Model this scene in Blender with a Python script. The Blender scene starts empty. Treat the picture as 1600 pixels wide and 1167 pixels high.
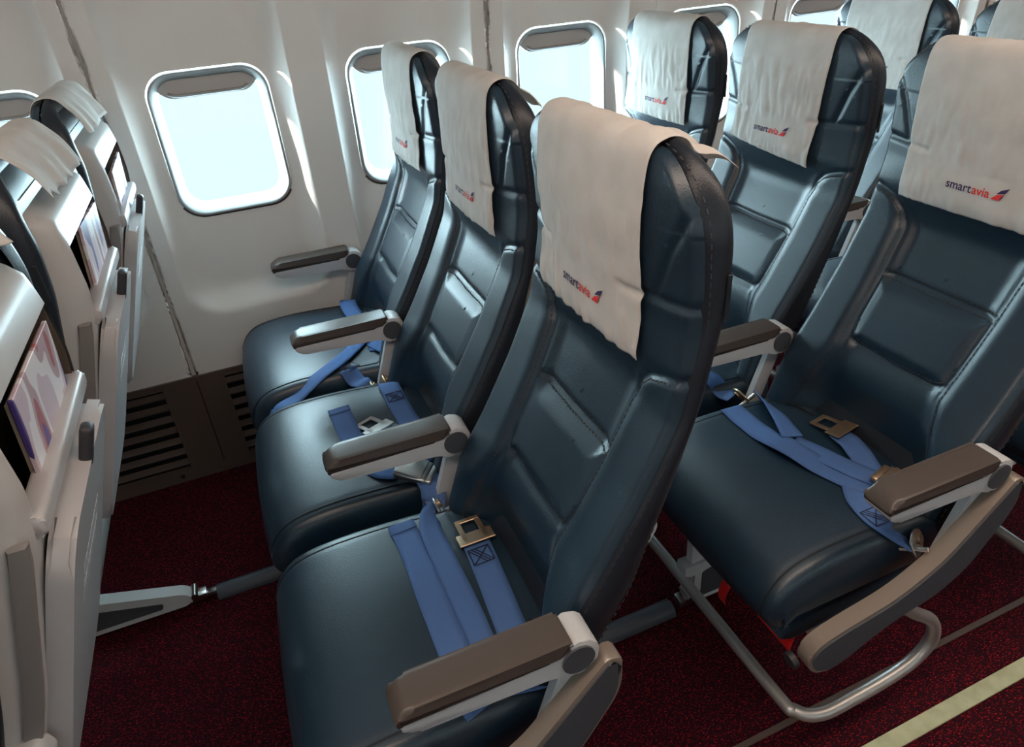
import bpy, bmesh, math, random
from mathutils import Vector, Matrix, noise
R = math.radians
scene = bpy.context.scene
C = scene.collection

# ------------------------------------------------------------------ camera, light, exposure
CAM_LOC = (-0.2323, -0.4858, 1.3912)
cam = bpy.data.cameras.new('camera'); cam_o = bpy.data.objects.new('camera', cam); C.objects.link(cam_o)
rt, dn, fw = (0.92125, -0.38245, -0.07093), (-0.24848, -0.43835, -0.86378), (0.29926, 0.81338, -0.49886)
cam_o.matrix_world = Matrix(((rt[0], -dn[0], -fw[0], CAM_LOC[0]), (rt[1], -dn[1], -fw[1], CAM_LOC[1]),
                             (rt[2], -dn[2], -fw[2], CAM_LOC[2]), (0, 0, 0, 1)))
cam.sensor_width = 36; cam.lens = 24.0; cam.shift_y = -0.03125; cam.clip_start = 0.02
scene.camera = cam_o
vs = scene.view_settings
vs.view_transform = 'Standard'; vs.look = 'None'; vs.gamma = 1.0; vs.exposure = 0.0; vs.use_curve_mapping = False

world = bpy.data.worlds.new('world'); scene.world = world; world.use_nodes = True
bg = world.node_tree.nodes['Background']; bg.inputs[0].default_value = (0.72, 0.92, 0.97, 1); bg.inputs[1].default_value = 1.2

def sun(name, d, energy, angle, col):
    l = bpy.data.lights.new(name, 'SUN'); l.energy = energy; l.angle = R(angle); l.color = col
    o = bpy.data.objects.new(name, l); C.objects.link(o)
    o.rotation_euler = Vector(d).to_track_quat('-Z', 'Y').to_euler()
sun('sun', (1, -0.22, -0.36), 16.0, 3, (1.0, 0.97, 0.92))
sun('sky_boost', (0.10, -1, -0.35), 78.0, 170, (0.60, 0.89, 1.0))  # wide sun lamp added to boost window daylight beyond the visible sky
sun('sky_boost_aisle_side', (0.0, 1, -0.35), 3.2, 170, (0.85, 0.93, 1.0))  # weaker added fill, as skylight from across the aisle
def area(name, loc, sx, sy, energy, col, rot=(0, 0, 0)):
    l = bpy.data.lights.new(name, 'AREA'); l.shape = 'RECTANGLE'; l.size = sx; l.size_y = sy; l.energy = energy; l.color = col
    o = bpy.data.objects.new(name, l); C.objects.link(o); o.location = loc; o.rotation_euler = rot
area('ceiling_fill_light', (0.5, -0.25, 2.02), 7.0, 0.35, 52, (1.0, 0.79, 0.64))  # unseen lamp added as warm diffuse fill for the cabin

# ------------------------------------------------------------------ constants
S = 0.4826            # seat spacing
P = 0.7393            # row pitch
YC = 0.2663           # centre of the aisle seat
WX0 = -0.266          # a window centre
WP = 0.508            # window pitch
rnd = random.Random(4)

# ------------------------------------------------------------------ materials
def mat(name, base, rough=0.5, metal=0.0, spec=0.5, coat=0.0):
    m = bpy.data.materials.new(name); m.use_nodes = True
    b = m.node_tree.nodes['Principled BSDF']
    b.inputs['Base Color'].default_value = (*base, 1); b.inputs['Roughness'].default_value = rough
    b.inputs['Metallic'].default_value = metal; b.inputs['Specular IOR Level'].default_value = spec
    b.inputs['Coat Weight'].default_value = coat
    return m
def N(m, t, **kw):
    n = m.node_tree.nodes.new(t)
    for k, v in kw.items(): setattr(n, k, v)
    return n
def L(m, a, b): m.node_tree.links.new(a, b)
def bsdf(m): return m.node_tree.nodes['Principled BSDF']
def coords(m, scale=(1, 1, 1), rot=(0, 0, 0)):
    tc = N(m, 'ShaderNodeTexCoord'); mp = N(m, 'ShaderNodeMapping'); mp.inputs['Scale'].default_value = scale
    mp.inputs['Rotation'].default_value = rot
    L(m, tc.outputs['Object'], mp.inputs['Vector']); return mp.outputs['Vector']
def add_bump(m, scale, strength, dist=0.001, kind='noise', detail=3.0, vec=None):
    v = vec or coords(m)
    if kind == 'noise':
        t = N(m, 'ShaderNodeTexNoise'); t.inputs['Scale'].default_value = scale; t.inputs['Detail'].default_value = detail; out = t.outputs['Fac']
    elif kind == 'voronoi':
        t = N(m, 'ShaderNodeTexVoronoi'); t.inputs['Scale'].default_value = scale; out = t.outputs['Distance']
    else:
        t = N(m, 'ShaderNodeTexWave'); t.inputs['Scale'].default_value = scale; out = t.outputs['Fac']
    L(m, v, t.inputs['Vector'])
    bp = N(m, 'ShaderNodeBump'); bp.inputs['Strength'].default_value = strength; bp.inputs['Distance'].default_value = dist
    L(m, out, bp.inputs['Height']); L(m, bp.outputs['Normal'], bsdf(m).inputs['Normal'])
def vary(m, c1, c2, scale, detail=4, lo=0.35, hi=0.65, vec=None):
    t = N(m, 'ShaderNodeTexNoise'); t.inputs['Scale'].default_value = scale; t.inputs['Detail'].default_value = detail
    L(m, vec or coords(m), t.inputs['Vector'])
    r = N(m, 'ShaderNodeValToRGB'); r.color_ramp.elements[0].color = (*c1, 1); r.color_ramp.elements[1].color = (*c2, 1)
    r.color_ramp.elements[0].position = lo; r.color_ramp.elements[1].position = hi
    L(m, t.outputs['Fac'], r.inputs['Fac']); L(m, r.outputs['Color'], bsdf(m).inputs['Base Color'])
    return r

M = {}
M['leather'] = mat('navy_leather', (0.005, 0.022, 0.041), 0.40, spec=0.85)
add_bump(M['leather'], 420, 0.25, 0.0006, 'voronoi')
M['trim'] = mat('dark_leather_trim', (0.014, 0.018, 0.026), 0.38, spec=0.45); add_bump(M['trim'], 420, 0.25, 0.0006, 'voronoi')
M['thread'] = mat('seam_thread', (0.032, 0.036, 0.042), 0.7)
M['seam'] = mat('seam_line', (0.006, 0.010, 0.015), 0.6)
M['base'] = mat('cushion_base_fabric', (0.010, 0.040, 0.075), 0.75)
M['shell'] = mat('grey_shell_plastic', (0.50, 0.49, 0.48), 0.30, spec=0.5)
M['tray'] = mat('tray_plastic', (0.47, 0.45, 0.45), 0.38); 
M['liner'] = mat('pocket_liner', (0.10, 0.075, 0.06), 0.7)
M['armbody'] = mat('armrest_grey', (0.50, 0.51, 0.52), 0.38, spec=0.5)
M['armpad'] = mat('armrest_pad', (0.075, 0.060, 0.052), 0.38); add_bump(M['armpad'], 300, 0.12, 0.0005)
M['armgrey'] = mat('tray_arm_grey', (0.24, 0.22, 0.21), 0.45)
M['dark'] = mat('dark_plastic', (0.035, 0.035, 0.04), 0.5)
M['slate'] = mat('slate_insert', (0.06, 0.065, 0.075), 0.55)
M['frame'] = mat('champagne_metal_paint', (0.30, 0.25, 0.21), 0.34, metal=0.4)
M['steel'] = mat('brushed_steel', (0.62, 0.60, 0.58), 0.28, metal=1.0)
M['tube'] = mat('silver_tube', (0.50, 0.48, 0.46), 0.38, metal=0.7)
M['bronze'] = mat('warm_metal', (0.42, 0.30, 0.20), 0.35, metal=0.8)
M['legpaint'] = mat('leg_grey_paint', (0.55, 0.57, 0.57), 0.45)
M['belt'] = mat('blue_webbing', (0.075, 0.155, 0.36), 0.75, spec=0.3)
add_bump(M['belt'], 260, 0.35, 0.0006, 'wave', vec=coords(M['belt'], (1, 1, 1), (0, 0, 0.78)))
M['beltstitch'] = mat('belt_stitching', (0.012, 0.02, 0.06), 0.8)
M['wall'] = mat('cabin_wall_plastic', (0.74, 0.70, 0.66), 0.42, spec=0.4)
M['bezel'] = mat('window_bezel', (0.31, 0.32, 0.32), 0.5, spec=0.25)
M['shade'] = mat('window_shade', (0.42, 0.385, 0.36), 0.45)
M['gap'] = mat('dark_gap', (0.07, 0.06, 0.055), 0.8)
M['jointstrip'] = mat('joint_strip', (0.58, 0.51, 0.45), 0.5)
M['dado'] = mat('brown_dado', (0.095, 0.066, 0.054), 0.5, spec=0.35)
M['void'] = mat('duct_black', (0.006, 0.005, 0.005), 0.9)
M['ceil'] = mat('ceiling_plastic', (0.40, 0.385, 0.37), 0.6)
M['red'] = mat('red_fabric', (0.75, 0.012, 0.012), 0.6)
M['strip'] = mat('path_strip', (0.42, 0.44, 0.26), 0.55); vary(M['strip'], (0.36, 0.37, 0.22), (0.46, 0.48, 0.30), 30)
M['trackcover'] = mat('track_cover', (0.055, 0.06, 0.075), 0.42); add_bump(M['trackcover'], 60, 0.3, 0.001, vec=coords(M['trackcover'], (0.2, 4, 4)))
M['ink_navy'] = mat('print_navy', (0.035, 0.018, 0.085), 0.8)
M['ink_red'] = mat('print_red', (0.75, 0.035, 0.035), 0.8)
M['sticker'] = mat('sticker', (0.62, 0.60, 0.60), 0.5)
_v = coords(M['sticker'], (1, 1, 1)); _w = N(M['sticker'], 'ShaderNodeTexNoise'); _w.inputs['Scale'].default_value = 260
L(M['sticker'], _v, _w.inputs['Vector']); _r = N(M['sticker'], 'ShaderNodeValToRGB'); _r.color_ramp.elements[0].color = (0.40, 0.38, 0.39, 1)
_r.color_ramp.elements[1].color = (0.66, 0.64, 0.64, 1); _r.color_ramp.elements[0].position = 0.42; _r.color_ramp.elements[1].position = 0.56
L(M['sticker'], _w.outputs['Fac'], _r.inputs['Fac']); L(M['sticker'], _r.outputs['Color'], bsdf(M['sticker']).inputs['Base Color'])
# headrest cloth: thin non-woven fabric, lets a little light through
M['cloth'] = mat('headrest_cloth', (0.74, 0.70, 0.66), 0.85, spec=0.15)
vary(M['cloth'], (0.68, 0.645, 0.605), (0.77, 0.735, 0.70), 22, 6)
add_bump(M['cloth'], 900, 0.2, 0.0004)
_tr = N(M['cloth'], 'ShaderNodeBsdfTranslucent'); _tr.inputs['Color'].default_value = (0.74, 0.71, 0.67, 1)
_mx = N(M['cloth'], 'ShaderNodeMixShader'); _mx.inputs[0].default_value = 0.22
L(M['cloth'], bsdf(M['cloth']).outputs[0], _mx.inputs[1]); L(M['cloth'], _tr.outputs[0], _mx.inputs[2])
L(M['cloth'], _mx.outputs[0], M['cloth'].node_tree.nodes['Material Output'].inputs['Surface'])
# window pane: clear acrylic
M['pane'] = mat('clear_pane', (1, 1, 1), 0.05)
_t = N(M['pane'], 'ShaderNodeBsdfTransparent'); _g = N(M['pane'], 'ShaderNodeBsdfGlossy'); _g.inputs['Roughness'].default_value = 0.05
_mx = N(M['pane'], 'ShaderNodeMixShader'); _mx.inputs[0].default_value = 0.05
L(M['pane'], _t.outputs[0], _mx.inputs[1]); L(M['pane'], _g.outputs[0], _mx.inputs[2])
L(M['pane'], _mx.outputs[0], M['pane'].node_tree.nodes['Material Output'].inputs['Surface'])
# carpet: dark wine pile with bright red flecks in slanting rows
mc = M['carpet'] = mat('red_fleck_carpet', (0.1, 0.01, 0.015), 0.95, spec=0.1)
v1 = coords(mc, (1, 1, 1))
ng = N(mc, 'ShaderNodeTexNoise'); ng.inputs['Scale'].default_value = 75; ng.inputs['Detail'].default_value = 2
L(mc, coords(mc, (2.2, 5.0, 1), (0, 0, 0.35)), ng.inputs['Vector'])
nv = N(mc, 'ShaderNodeTexVoronoi'); nv.inputs['Scale'].default_value = 270; L(mc, coords(mc, (0.65, 1.3, 1), (0, 0, 0.35)), nv.inputs['Vector'])
mth = N(mc, 'ShaderNodeMath', operation='MULTIPLY'); L(mc, ng.outputs['Fac'], mth.inputs[0])
sb = N(mc, 'ShaderNodeMath', operation='SUBTRACT'); sb.inputs[0].default_value = 1.0; L(mc, nv.outputs['Distance'], sb.inputs[1]); L(mc, sb.outputs[0], mth.inputs[1])
rp = N(mc, 'ShaderNodeValToRGB'); e = rp.color_ramp.elements
e[0].position = 0.22; e[0].color = (0.022, 0.004, 0.008, 1); e[1].position = 0.52; e[1].color = (0.46, 0.012, 0.018, 1)
k = e.new(0.37); k.color = (0.085, 0.005, 0.009, 1)
L(mc, mth.outputs[0], rp.inputs['Fac']); L(mc, rp.outputs['Color'], bsdf(mc).inputs['Base Color'])
bp = N(mc, 'ShaderNodeBump'); bp.inputs['Strength'].default_value = 0.7; bp.inputs['Distance'].default_value = 0.003
L(mc, mth.outputs[0], bp.inputs['Height']); L(mc, bp.outputs['Normal'], bsdf(mc).inputs['Normal'])
# magazine covers
def mag_mat(name, seed):
    m = mat(name, (0.7, 0.6, 0.62), 0.35)
    t = N(m, 'ShaderNodeTexNoise'); t.inputs['Scale'].default_value = 9; t.inputs['Detail'].default_value = 1.5
    mp = coords(m, (1, 1.6, 0.8)); L(m, mp, t.inputs['Vector'])
    t.noise_dimensions = '4D'; t.inputs['W'].default_value = seed
    r = N(m, 'ShaderNodeValToRGB'); r.color_ramp.interpolation = 'CONSTANT'; e = r.color_ramp.elements
    e[0].position = 0; e[0].color = (0.07, 0.045, 0.20, 1); e[1].position = 0.42; e[1].color = (0.62, 0.50, 0.56, 1)
    for p, c in ((0.50, (0.80, 0.76, 0.78)), (0.57, (0.50, 0.36, 0.40)), (0.61, (0.42, 0.12, 0.12)), (0.64, (0.10, 0.06, 0.28))):
        k = e.new(p); k.color = (*c, 1)
    L(m, t.outputs['Fac'], r.inputs['Fac']); L(m, r.outputs['Color'], bsdf(m).inputs['Base Color'])
    return m
M['mag1'] = mag_mat('magazine_print_a', 1.3); M['mag2'] = mag_mat('magazine_print_b', 5.1); M['mag3'] = mag_mat('magazine_print_c', 8.7)
M['paper'] = mat('paper_edge', (0.62, 0.50, 0.40), 0.7)

# ------------------------------------------------------------------ mesh helpers
def smooth(me, on=True):
    for p in me.polygons: p.use_smooth = on
def obj(name, me, m, parent=None, sm=False):
    if isinstance(me, bmesh.types.BMesh):
        b = me; me = bpy.data.meshes.new(name); bmesh.ops.recalc_face_normals(b, faces=b.faces[:]); b.to_mesh(me); b.free()
    if m is not None and not me.materials: me.materials.append(m)
    if sm: smooth(me)
    o = bpy.data.objects.new(name, me); C.objects.link(o)
    if parent is not None: o.parent = parent
    return o
def empty(name, loc, label=None, cat=None, group=None):
    o = bpy.data.objects.new(name, None); C.objects.link(o); o.location = loc; o.empty_display_size = 0.05
    tag(o, label, cat, group); return o
def tag(o, label=None, cat=None, group=None, kind=None):
    if label: o['label'] = label
    if cat: o['category'] = cat
    if group: o['group'] = group
    if kind: o['kind'] = kind
    return o
def share(name, src, parent):
    o = bpy.data.objects.new(name, src.data); C.objects.link(o); o.parent = parent; return o
def lerp_tab(tab, z):
    if z <= tab[0][0]: return tab[0][1]
    for (a, b), (c, d) in zip(tab, tab[1:]):
        if z <= c: return b + (d - b) * (z - a) / (c - a)
    return tab[-1][1]
def smooth_tab(tab, lo, hi, n=240, passes=14):
    zs = [lo + (hi - lo) * i / n for i in range(n + 1)]; xs = [lerp_tab(tab, z) for z in zs]
    for _ in range(passes):
        xs = [xs[0]] + [(xs[i - 1] + 2 * xs[i] + xs[i + 1]) / 4 for i in range(1, n)] + [xs[-1]]
    t = list(zip(zs, xs))
    def f(z):
        k = (z - lo) / (hi - lo) * n
        if k <= 0: return xs[0] + (xs[1] - xs[0]) * k
        if k >= n: return xs[n] + (xs[n] - xs[n - 1]) * (k - n)
        i = int(k); return xs[i] + (xs[i + 1] - xs[i]) * (k - i) if i < n else xs[n]
    return f
def sstep(x, a, b):
    t = max(0.0, min(1.0, (x - a) / (b - a))); return t * t * (3 - 2 * t)
def seg_d(p, a, b):
    ax, ay = a; bx, by = b; px, py = p; dx, dy = bx - ax, by - ay
    t = max(0, min(1, ((px - ax) * dx + (py - ay) * dy) / (dx * dx + dy * dy + 1e-12)))
    return math.hypot(px - ax - t * dx, py - ay - t * dy)
def poly_d(p, pl): return min(seg_d(p, a, b) for a, b in zip(pl, pl[1:]))
def grid_mesh(name, pts, keep=None, flip=False):
    """pts[i][j] -> vertices; keep(i,j) says which cells stay"""
    ni, nj = len(pts), len(pts[0]); vs = [tuple(p) for r in pts for p in r]; fs = []
    for i in range(ni - 1):
        for j in range(nj - 1):
            if keep and not keep(i, j): continue
            f = (i * nj + j, i * nj + j + 1, (i + 1) * nj + j + 1, (i + 1) * nj + j)
            fs.append(f[::-1] if flip else f)
    used = sorted({v for f in fs for v in f}); mp = {v: k for k, v in enumerate(used)}
    me = bpy.data.meshes.new(name); me.from_pydata([vs[v] for v in used], [], [tuple(mp[v] for v in f) for f in fs]); me.update()
    smooth(me); return me
def bm_box(bm, c, s, rot=None, bev=0.0, seg=2):
    r = bmesh.ops.create_cube(bm, size=1.0); v = r['verts']
    bmesh.ops.scale(bm, vec=s, verts=v)
    if bev:
        es = list({e for x in v for e in x.link_edges})
        rr = bmesh.ops.bevel(bm, geom=es, offset=bev, segments=seg, affect='EDGES', profile=0.5); v = list({x for f in rr['faces'] for x in f.verts} | {x for x in v if x.is_valid})
    if rot is not None: bmesh.ops.rotate(bm, verts=v, cent=(0, 0, 0), matrix=rot)
    bmesh.ops.translate(bm, vec=c, verts=v); return v
def bm_tube(bm, path, r, n=12, cap=True, flat=1.0):
    """tube along a path; flat squashes the second axis"""
    path = [Vector(p) for p in path]; rings = []; up = None
    for i, p in enumerate(path):
        t = (path[min(i + 1, len(path) - 1)] - path[max(i - 1, 0)]).normalized()
        if up is None: up = Vector((0, 0, 1)) if abs(t.z) < 0.9 else Vector((1, 0, 0))
        a = t.cross(up).normalized(); b = a.cross(t).normalized(); up = b
        rr = r[i] if isinstance(r, (list, tuple)) else r
        rings.append([bm.verts.new(p + a * math.cos(2 * math.pi * k / n) * rr + b * math.sin(2 * math.pi * k / n) * rr * flat) for k in range(n)])
    for q, w in zip(rings, rings[1:]):
        for k in range(n): bm.faces.new((q[k], q[(k + 1) % n], w[(k + 1) % n], w[k]))
    if cap: bm.faces.new(rings[0][::-1]); bm.faces.new(rings[-1])
def bm_extrude_xz(bm, poly, y0, y1, bev=0.0, seg=3):
    """solid from an outline in x,z between two y values, side edges rounded"""
    n = len(poly); a = [bm.verts.new((x, y0, z)) for x, z in poly]; b = [bm.verts.new((x, y1, z)) for x, z in poly]
    f1 = bm.faces.new(a); f2 = bm.faces.new(b[::-1])
    for k in range(n): bm.faces.new((a[k], b[k], b[(k + 1) % n], a[(k + 1) % n]))
    if bev:
        bmesh.ops.bevel(bm, geom=list(f1.edges) + list(f2.edges), offset=bev, segments=seg, affect='EDGES', profile=0.5)
def round_poly(pts, r, n=5):
    out = []; m = len(pts)
    for i in range(m):
        p = Vector(pts[i]); a = Vector(pts[i - 1]) - p; b = Vector(pts[(i + 1) % m]) - p
        rr = r[i] if isinstance(r, (list, tuple)) else r
        rr = min(rr, a.length * 0.49, b.length * 0.49); s = p + a.normalized() * rr; t = p + b.normalized() * rr
        for k in range(n + 1):
            w = k / n; out.append(tuple((1 - w) ** 2 * s + 2 * w * (1 - w) * p + w * w * t))
    return out
def offset_poly(pts, d):
    m = len(pts); area2 = sum(pts[i][0] * pts[(i + 1) % m][1] - pts[(i + 1) % m][0] * pts[i][1] for i in range(m)); sg = 1 if area2 > 0 else -1
    out = []
    for i in range(m):
        a = Vector(pts[i - 1]); b = Vector(pts[i]); c = Vector(pts[(i + 1) % m])
        t = ((b - a).normalized() + (c - b).normalized())
        if t.length < 1e-6: t = c - b
        t.normalize(); nrm = Vector((-t.y, t.x)) * sg; out.append(tuple(b + nrm * d))
    return out
def smooth_path(pts, n=8):
    pts = [Vector(p) for p in pts]; out = []
    for i in range(len(pts) - 1):
        p0 = pts[max(i - 1, 0)]; p1 = pts[i]; p2 = pts[i + 1]; p3 = pts[min(i + 2, len(pts) - 1)]
        for k in range(n):
            t = k / n
            out.append(0.5 * ((2 * p1) + (p2 - p0) * t + (2 * p0 - 5 * p1 + 4 * p2 - p3) * t * t + (3 * p1 - p0 - 3 * p2 + p3) * t ** 3))
    out.append(pts[-1]); return out
def rrect(hw, hh, r, n):
    """n points round a rounded rectangle, evenly by angle-like parameter"""
    per = []; cs = [(hw - r, hh - r, 0), (-(hw - r), hh - r, 90), (-(hw - r), -(hh - r), 180), (hw - r, -(hh - r), 270)]
    raw = []
    for cx, cy, a0 in cs:
        for k in range(13):
            a = R(a0 + 90 * k / 12); raw.append((cx + r * math.cos(a), cy + r * math.sin(a)))
    raw.append(raw[0]); d = [0]
    for a, b in zip(raw, raw[1:]): d.append(d[-1] + math.hypot(b[0] - a[0], b[1] - a[1]))
    out = []; j = 0
    for k in range(n):
        t = d[-1] * k / n
        while d[j + 1] < t: j += 1
        w = (t - d[j]) / (d[j + 1] - d[j] + 1e-12); out.append((raw[j][0] + w * (raw[j + 1][0] - raw[j][0]), raw[j][1] + w * (raw[j + 1][1] - raw[j][1])))
    return out

# ------------------------------------------------------------------ the cabin shell
def struct(o): o['kind'] = 'structure'; return o
X0, X1 = -3.822, 5.322
bm = bmesh.new(); bm_box(bm, ((X0 + X1) / 2, -0.25, -0.03), (X1 - X0, 3.6, 0.06)); fl = struct(obj('floor', bm, M['carpet'])); tag(fl, 'dark red flecked carpet covering the cabin floor')

wall_y = smooth_tab([(0.30, 1.494), (0.6, 1.504), (0.9, 1.505), (1.15, 1.494), (1.35, 1.466), (1.55, 1.41), (1.75, 1.32)], 0.30, 1.80)
WZ = 0.994
def recess(dx, z):
    a = abs(dx)
    def pr(d): d = max(0.0, min(1.0, d / 0.075)); return 1 - (1 - d) ** 2.2
    r = pr(0.206 - a)
    # rounded bottom of the pan
    qx = max(0, a - 0.10); d = z - 0.53
    if z < 0.66:
        rr = 0.10; cz = 0.53 + rr; cx = 0.206 - rr
        if a > cx and z < cz: dist = rr - math.hypot(a - cx, z - cz)
        else: dist = min(0.206 - a, z - 0.53)
        r = pr(dist) if dist < 0.206 - a else r
        r = min(r, pr(dist))
    return 0.042 * r
def panel_mesh():
    """one moulded sidewall cell around one window, hole left open"""
    n = 224; rings = 44
    inner = rrect(0.153, 0.190, 0.068, n); hw = WP / 2; zlo, zhi = 0.345, 1.80
    zc = (zlo + zhi) / 2; outer = rrect(hw, (zhi - zlo) / 2, 1e-4, n)
    pts = []
    for q in range(rings + 1):
        t = q / rings; row = []
        for (x, z), (ox, oz) in zip(inner, outer):
            w = t ** 1.15; X = x + (ox - x) * w; Z = WZ + z + (zc + oz - WZ - z) * w
            row.append((X, wall_y(Z) + recess(X, Z), Z))
        row.append(row[0]); pts.append(row)
    me = grid_mesh('wall_cell', pts)
    # fill the four border corners so that cells meet
    b = bmesh.new(); b.from_mesh(me); bmesh.ops.remove_doubles(b, verts=b.verts[:], dist=1e-6)
    bor = [v for v in b.verts if abs(abs(v.co.x) - hw) < 1e-5 or abs(v.co.z - zhi) < 1e-5 or abs(v.co.z - zlo) < 1e-5]
    for cx in (-hw, hw):
        for cz in (zlo, zhi):
            vv = [v for v in bor if abs(v.co.x - cx) < 1e-5]; uu = [v for v in bor if abs(v.co.z - cz) < 1e-5]
            a = min(vv, key=lambda v: abs(v.co.z - cz)); c = min(uu, key=lambda v: abs(v.co.x - cx))
            if a is c: continue
            k = b.verts.new((cx, wall_y(cz) + recess(cx, cz), cz)); b.faces.new((a, k, c))
    bmesh.ops.recalc_face_normals(b, faces=b.faces[:]); b.to_mesh(me); b.free(); smooth(me)
    return me
CELL = panel_mesh(); CELL.materials.append(M['wall'])

def bezel_mesh():
    n = 96; prof = [(0.1535, 0.1905, 0.068, 0.030), (0.1505, 0.1875, 0.066, 0.016), (0.147, 0.184, 0.064, 0.0135), (0.143, 0.180, 0.062, 0.0165), (0.136, 0.172, 0.056, 0.032), (0.128, 0.163, 0.050, 0.056), (0.126, 0.161, 0.049, 0.066)]
    pts = []
    for hw, hh, r, dy in prof:
        row = [(x, dy, z) for x, z in rrect(hw, hh, r, n)]; row.append(row[0]); pts.append(row)
    return grid_mesh('window_bezel', pts)
BEZ = bezel_mesh(); BEZ.materials.append(M['bezel'])
def gap_mesh():
    n = 96; pts = []
    for hw, hh, r, dy in [(0.1575, 0.1945, 0.071, 0.0245), (0.150, 0.187, 0.066, 0.0255)]:
        row = [(x, dy, z) for x, z in rrect(hw, hh, r, n)]; row.append(row[0]); pts.append(row)
    return grid_mesh('window_gap', pts)
def rr_plate(hw, hh, r, y0, y1, zcut=None, n=64):
    pl = rrect(hw, hh, r, n)
    if zcut is not None:
        pl = [(x, z) for x, z in pl if z > zcut]; pl.sort(key=lambda p: math.atan2(p[1] - (zcut + 0.02), p[0]))
    b = bmesh.new(); bm_extrude_xz(b, pl, y0, y1); return b
def shade_bm():
    # upper sheet with straight lower edge whose ends curl up
    pl = [(x, z) for x, z in rrect(0.130, 0.165, 0.052, 120) if z > 0.142]
    pl.sort(key=lambda p: -p[0]); top = pl
    low = []
    for k in range(25):
        x = -0.128 + 0.256 * k / 24; low.append((x, 0.118 + 0.028 * max(0, (abs(x) - 0.085) / 0.043) ** 2))
    b = bmesh.new(); bm_extrude_xz(b, low + top, 0.050, 0.056); return b
def shade_lip_bm():
    b = bmesh.new(); path = []
    for k in range(17):
        x = -0.100 + 0.2 * k / 16; path.append((x, 0.0465, 0.124 + 0.012 * max(0, (abs(x) - 0.075) / 0.03) ** 2))
    bm_tube(b, path, 0.0042, 8); return b
tmp = {}
def make_window(i, x, flip):
    # flip: on the other side of the aisle
    z0 = WZ; y = wall_y(WZ) + 0.020
    o = empty('window_%d' % i, (x, y, z0) if not flip else (x, -0.5 - y, z0)); struct(o)
    if flip: o.rotation_euler = (0, 0, math.pi)
    tilt = 0.02
    def part(name, key, build, m, sm=True):
        if key not in tmp:
            me = build()
            if isinstance(me, bmesh.types.BMesh):
                b = me; me = bpy.data.meshes.new(name); bmesh.ops.recalc_face_normals(b, faces=b.faces[:]); b.to_mesh(me); b.free()
            if not me.materials: me.materials.append(m)
            if sm: smooth(me)
            tmp[key] = me
        q = bpy.data.objects.new(name, tmp[key]); C.objects.link(q); q.parent = o; return q
    part('window_frame', 'bez', lambda: BEZ, M['bezel']); part('gasket', 'gap', gap_mesh, M['gap'])
    part('window_shade', 'shade', shade_bm, M['shade'], False); part('shade_handle', 'lip', shade_lip_bm, M['bezel'])
    part('pane', 'pane', lambda: rr_plate(0.132, 0.167, 0.052, 0.060, 0.063), M['pane'], False)
    return o
# sidewalls: each panel carries two windows, a joint between panels
wr = struct(empty('wall_right', (0, 0, 0))); tag(wr, 'moulded beige cabin sidewall with oval window bays')
wl = struct(empty('wall_left', (0, 0, 0))); tag(wl, 'moulded cabin sidewall across the aisle')
CELL2 = None
def double_cell():
    b = bmesh.new()
    for s in (-1, 1):
        b2 = bmesh.new(); b2.from_mesh(CELL); bmesh.ops.translate(b2, verts=b2.verts[:], vec=(s * WP / 2, 0, 0)); t = bpy.data.meshes.new('t'); b2.to_mesh(t); b2.free(); b.from_mesh(t)
    bmesh.ops.remove_doubles(b, verts=b.verts[:], dist=1e-5)
    # narrow the panel by the joint gap and fold its edges back
    for v in b.verts:
        if abs(abs(v.co.x) - WP) < 1e-5: v.co.x *= (WP - 0.0095) / WP
    es = [e for e in b.edges if e.is_boundary and all(abs(abs(v.co.x) - (WP - 0.0095)) < 1e-4 for v in e.verts)]
    r = bmesh.ops.extrude_edge_only(b, edges=es); 
    for v in [g for g in r['geom'] if isinstance(g, bmesh.types.BMVert)]: v.co.y += 0.009
    me = bpy.data.meshes.new('wall_panel'); bmesh.ops.recalc_face_normals(b, faces=b.faces[:]); b.to_mesh(me); b.free(); smooth(me); me.materials.append(M['wall']); return me
CELL2 = double_cell()
npan = 9; xj0 = WX0 + WP / 2 - WP - 2 * WP * 3   # first joint
wi = 1
joint_b = bmesh.new()
for s in (-1, 1):
    pass
def joint_mesh():
    b = bmesh.new(); pts = []
    for k in range(60):
        z = 0.35 + 1.45 * k / 59; y = wall_y(z); pts.append([(-0.014, y + 0.0045, z), (0.014, y + 0.0045, z)])
    b.free(); return grid_mesh('joint_strip', pts)
JM = joint_mesh(); JM.materials.append(M['jointstrip'])
for k in range(npan):
    xc = xj0 + WP + k * 2 * WP
    for side, root in ((0, wr), (1, wl)):
        p = bpy.data.objects.new('wall_panel', CELL2); C.objects.link(p); p.parent = root
        j = bpy.data.objects.new('joint_strip', JM); C.objects.link(j); j.parent = root
        if side == 0: p.location = (xc, 0, 0); j.location = (xc - WP, 0, 0)
        else: p.location = (xc, -0.5, 0); p.rotation_euler = (0, 0, math.pi); j.location = (xc - WP, -0.5, 0); j.rotation_euler = (0, 0, math.pi)
    for s in (-0.5, 0.5):
        make_window(wi, xc + s * WP, False); wi += 1
        make_window(wi, xc + s * WP, True); wi += 1
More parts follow.
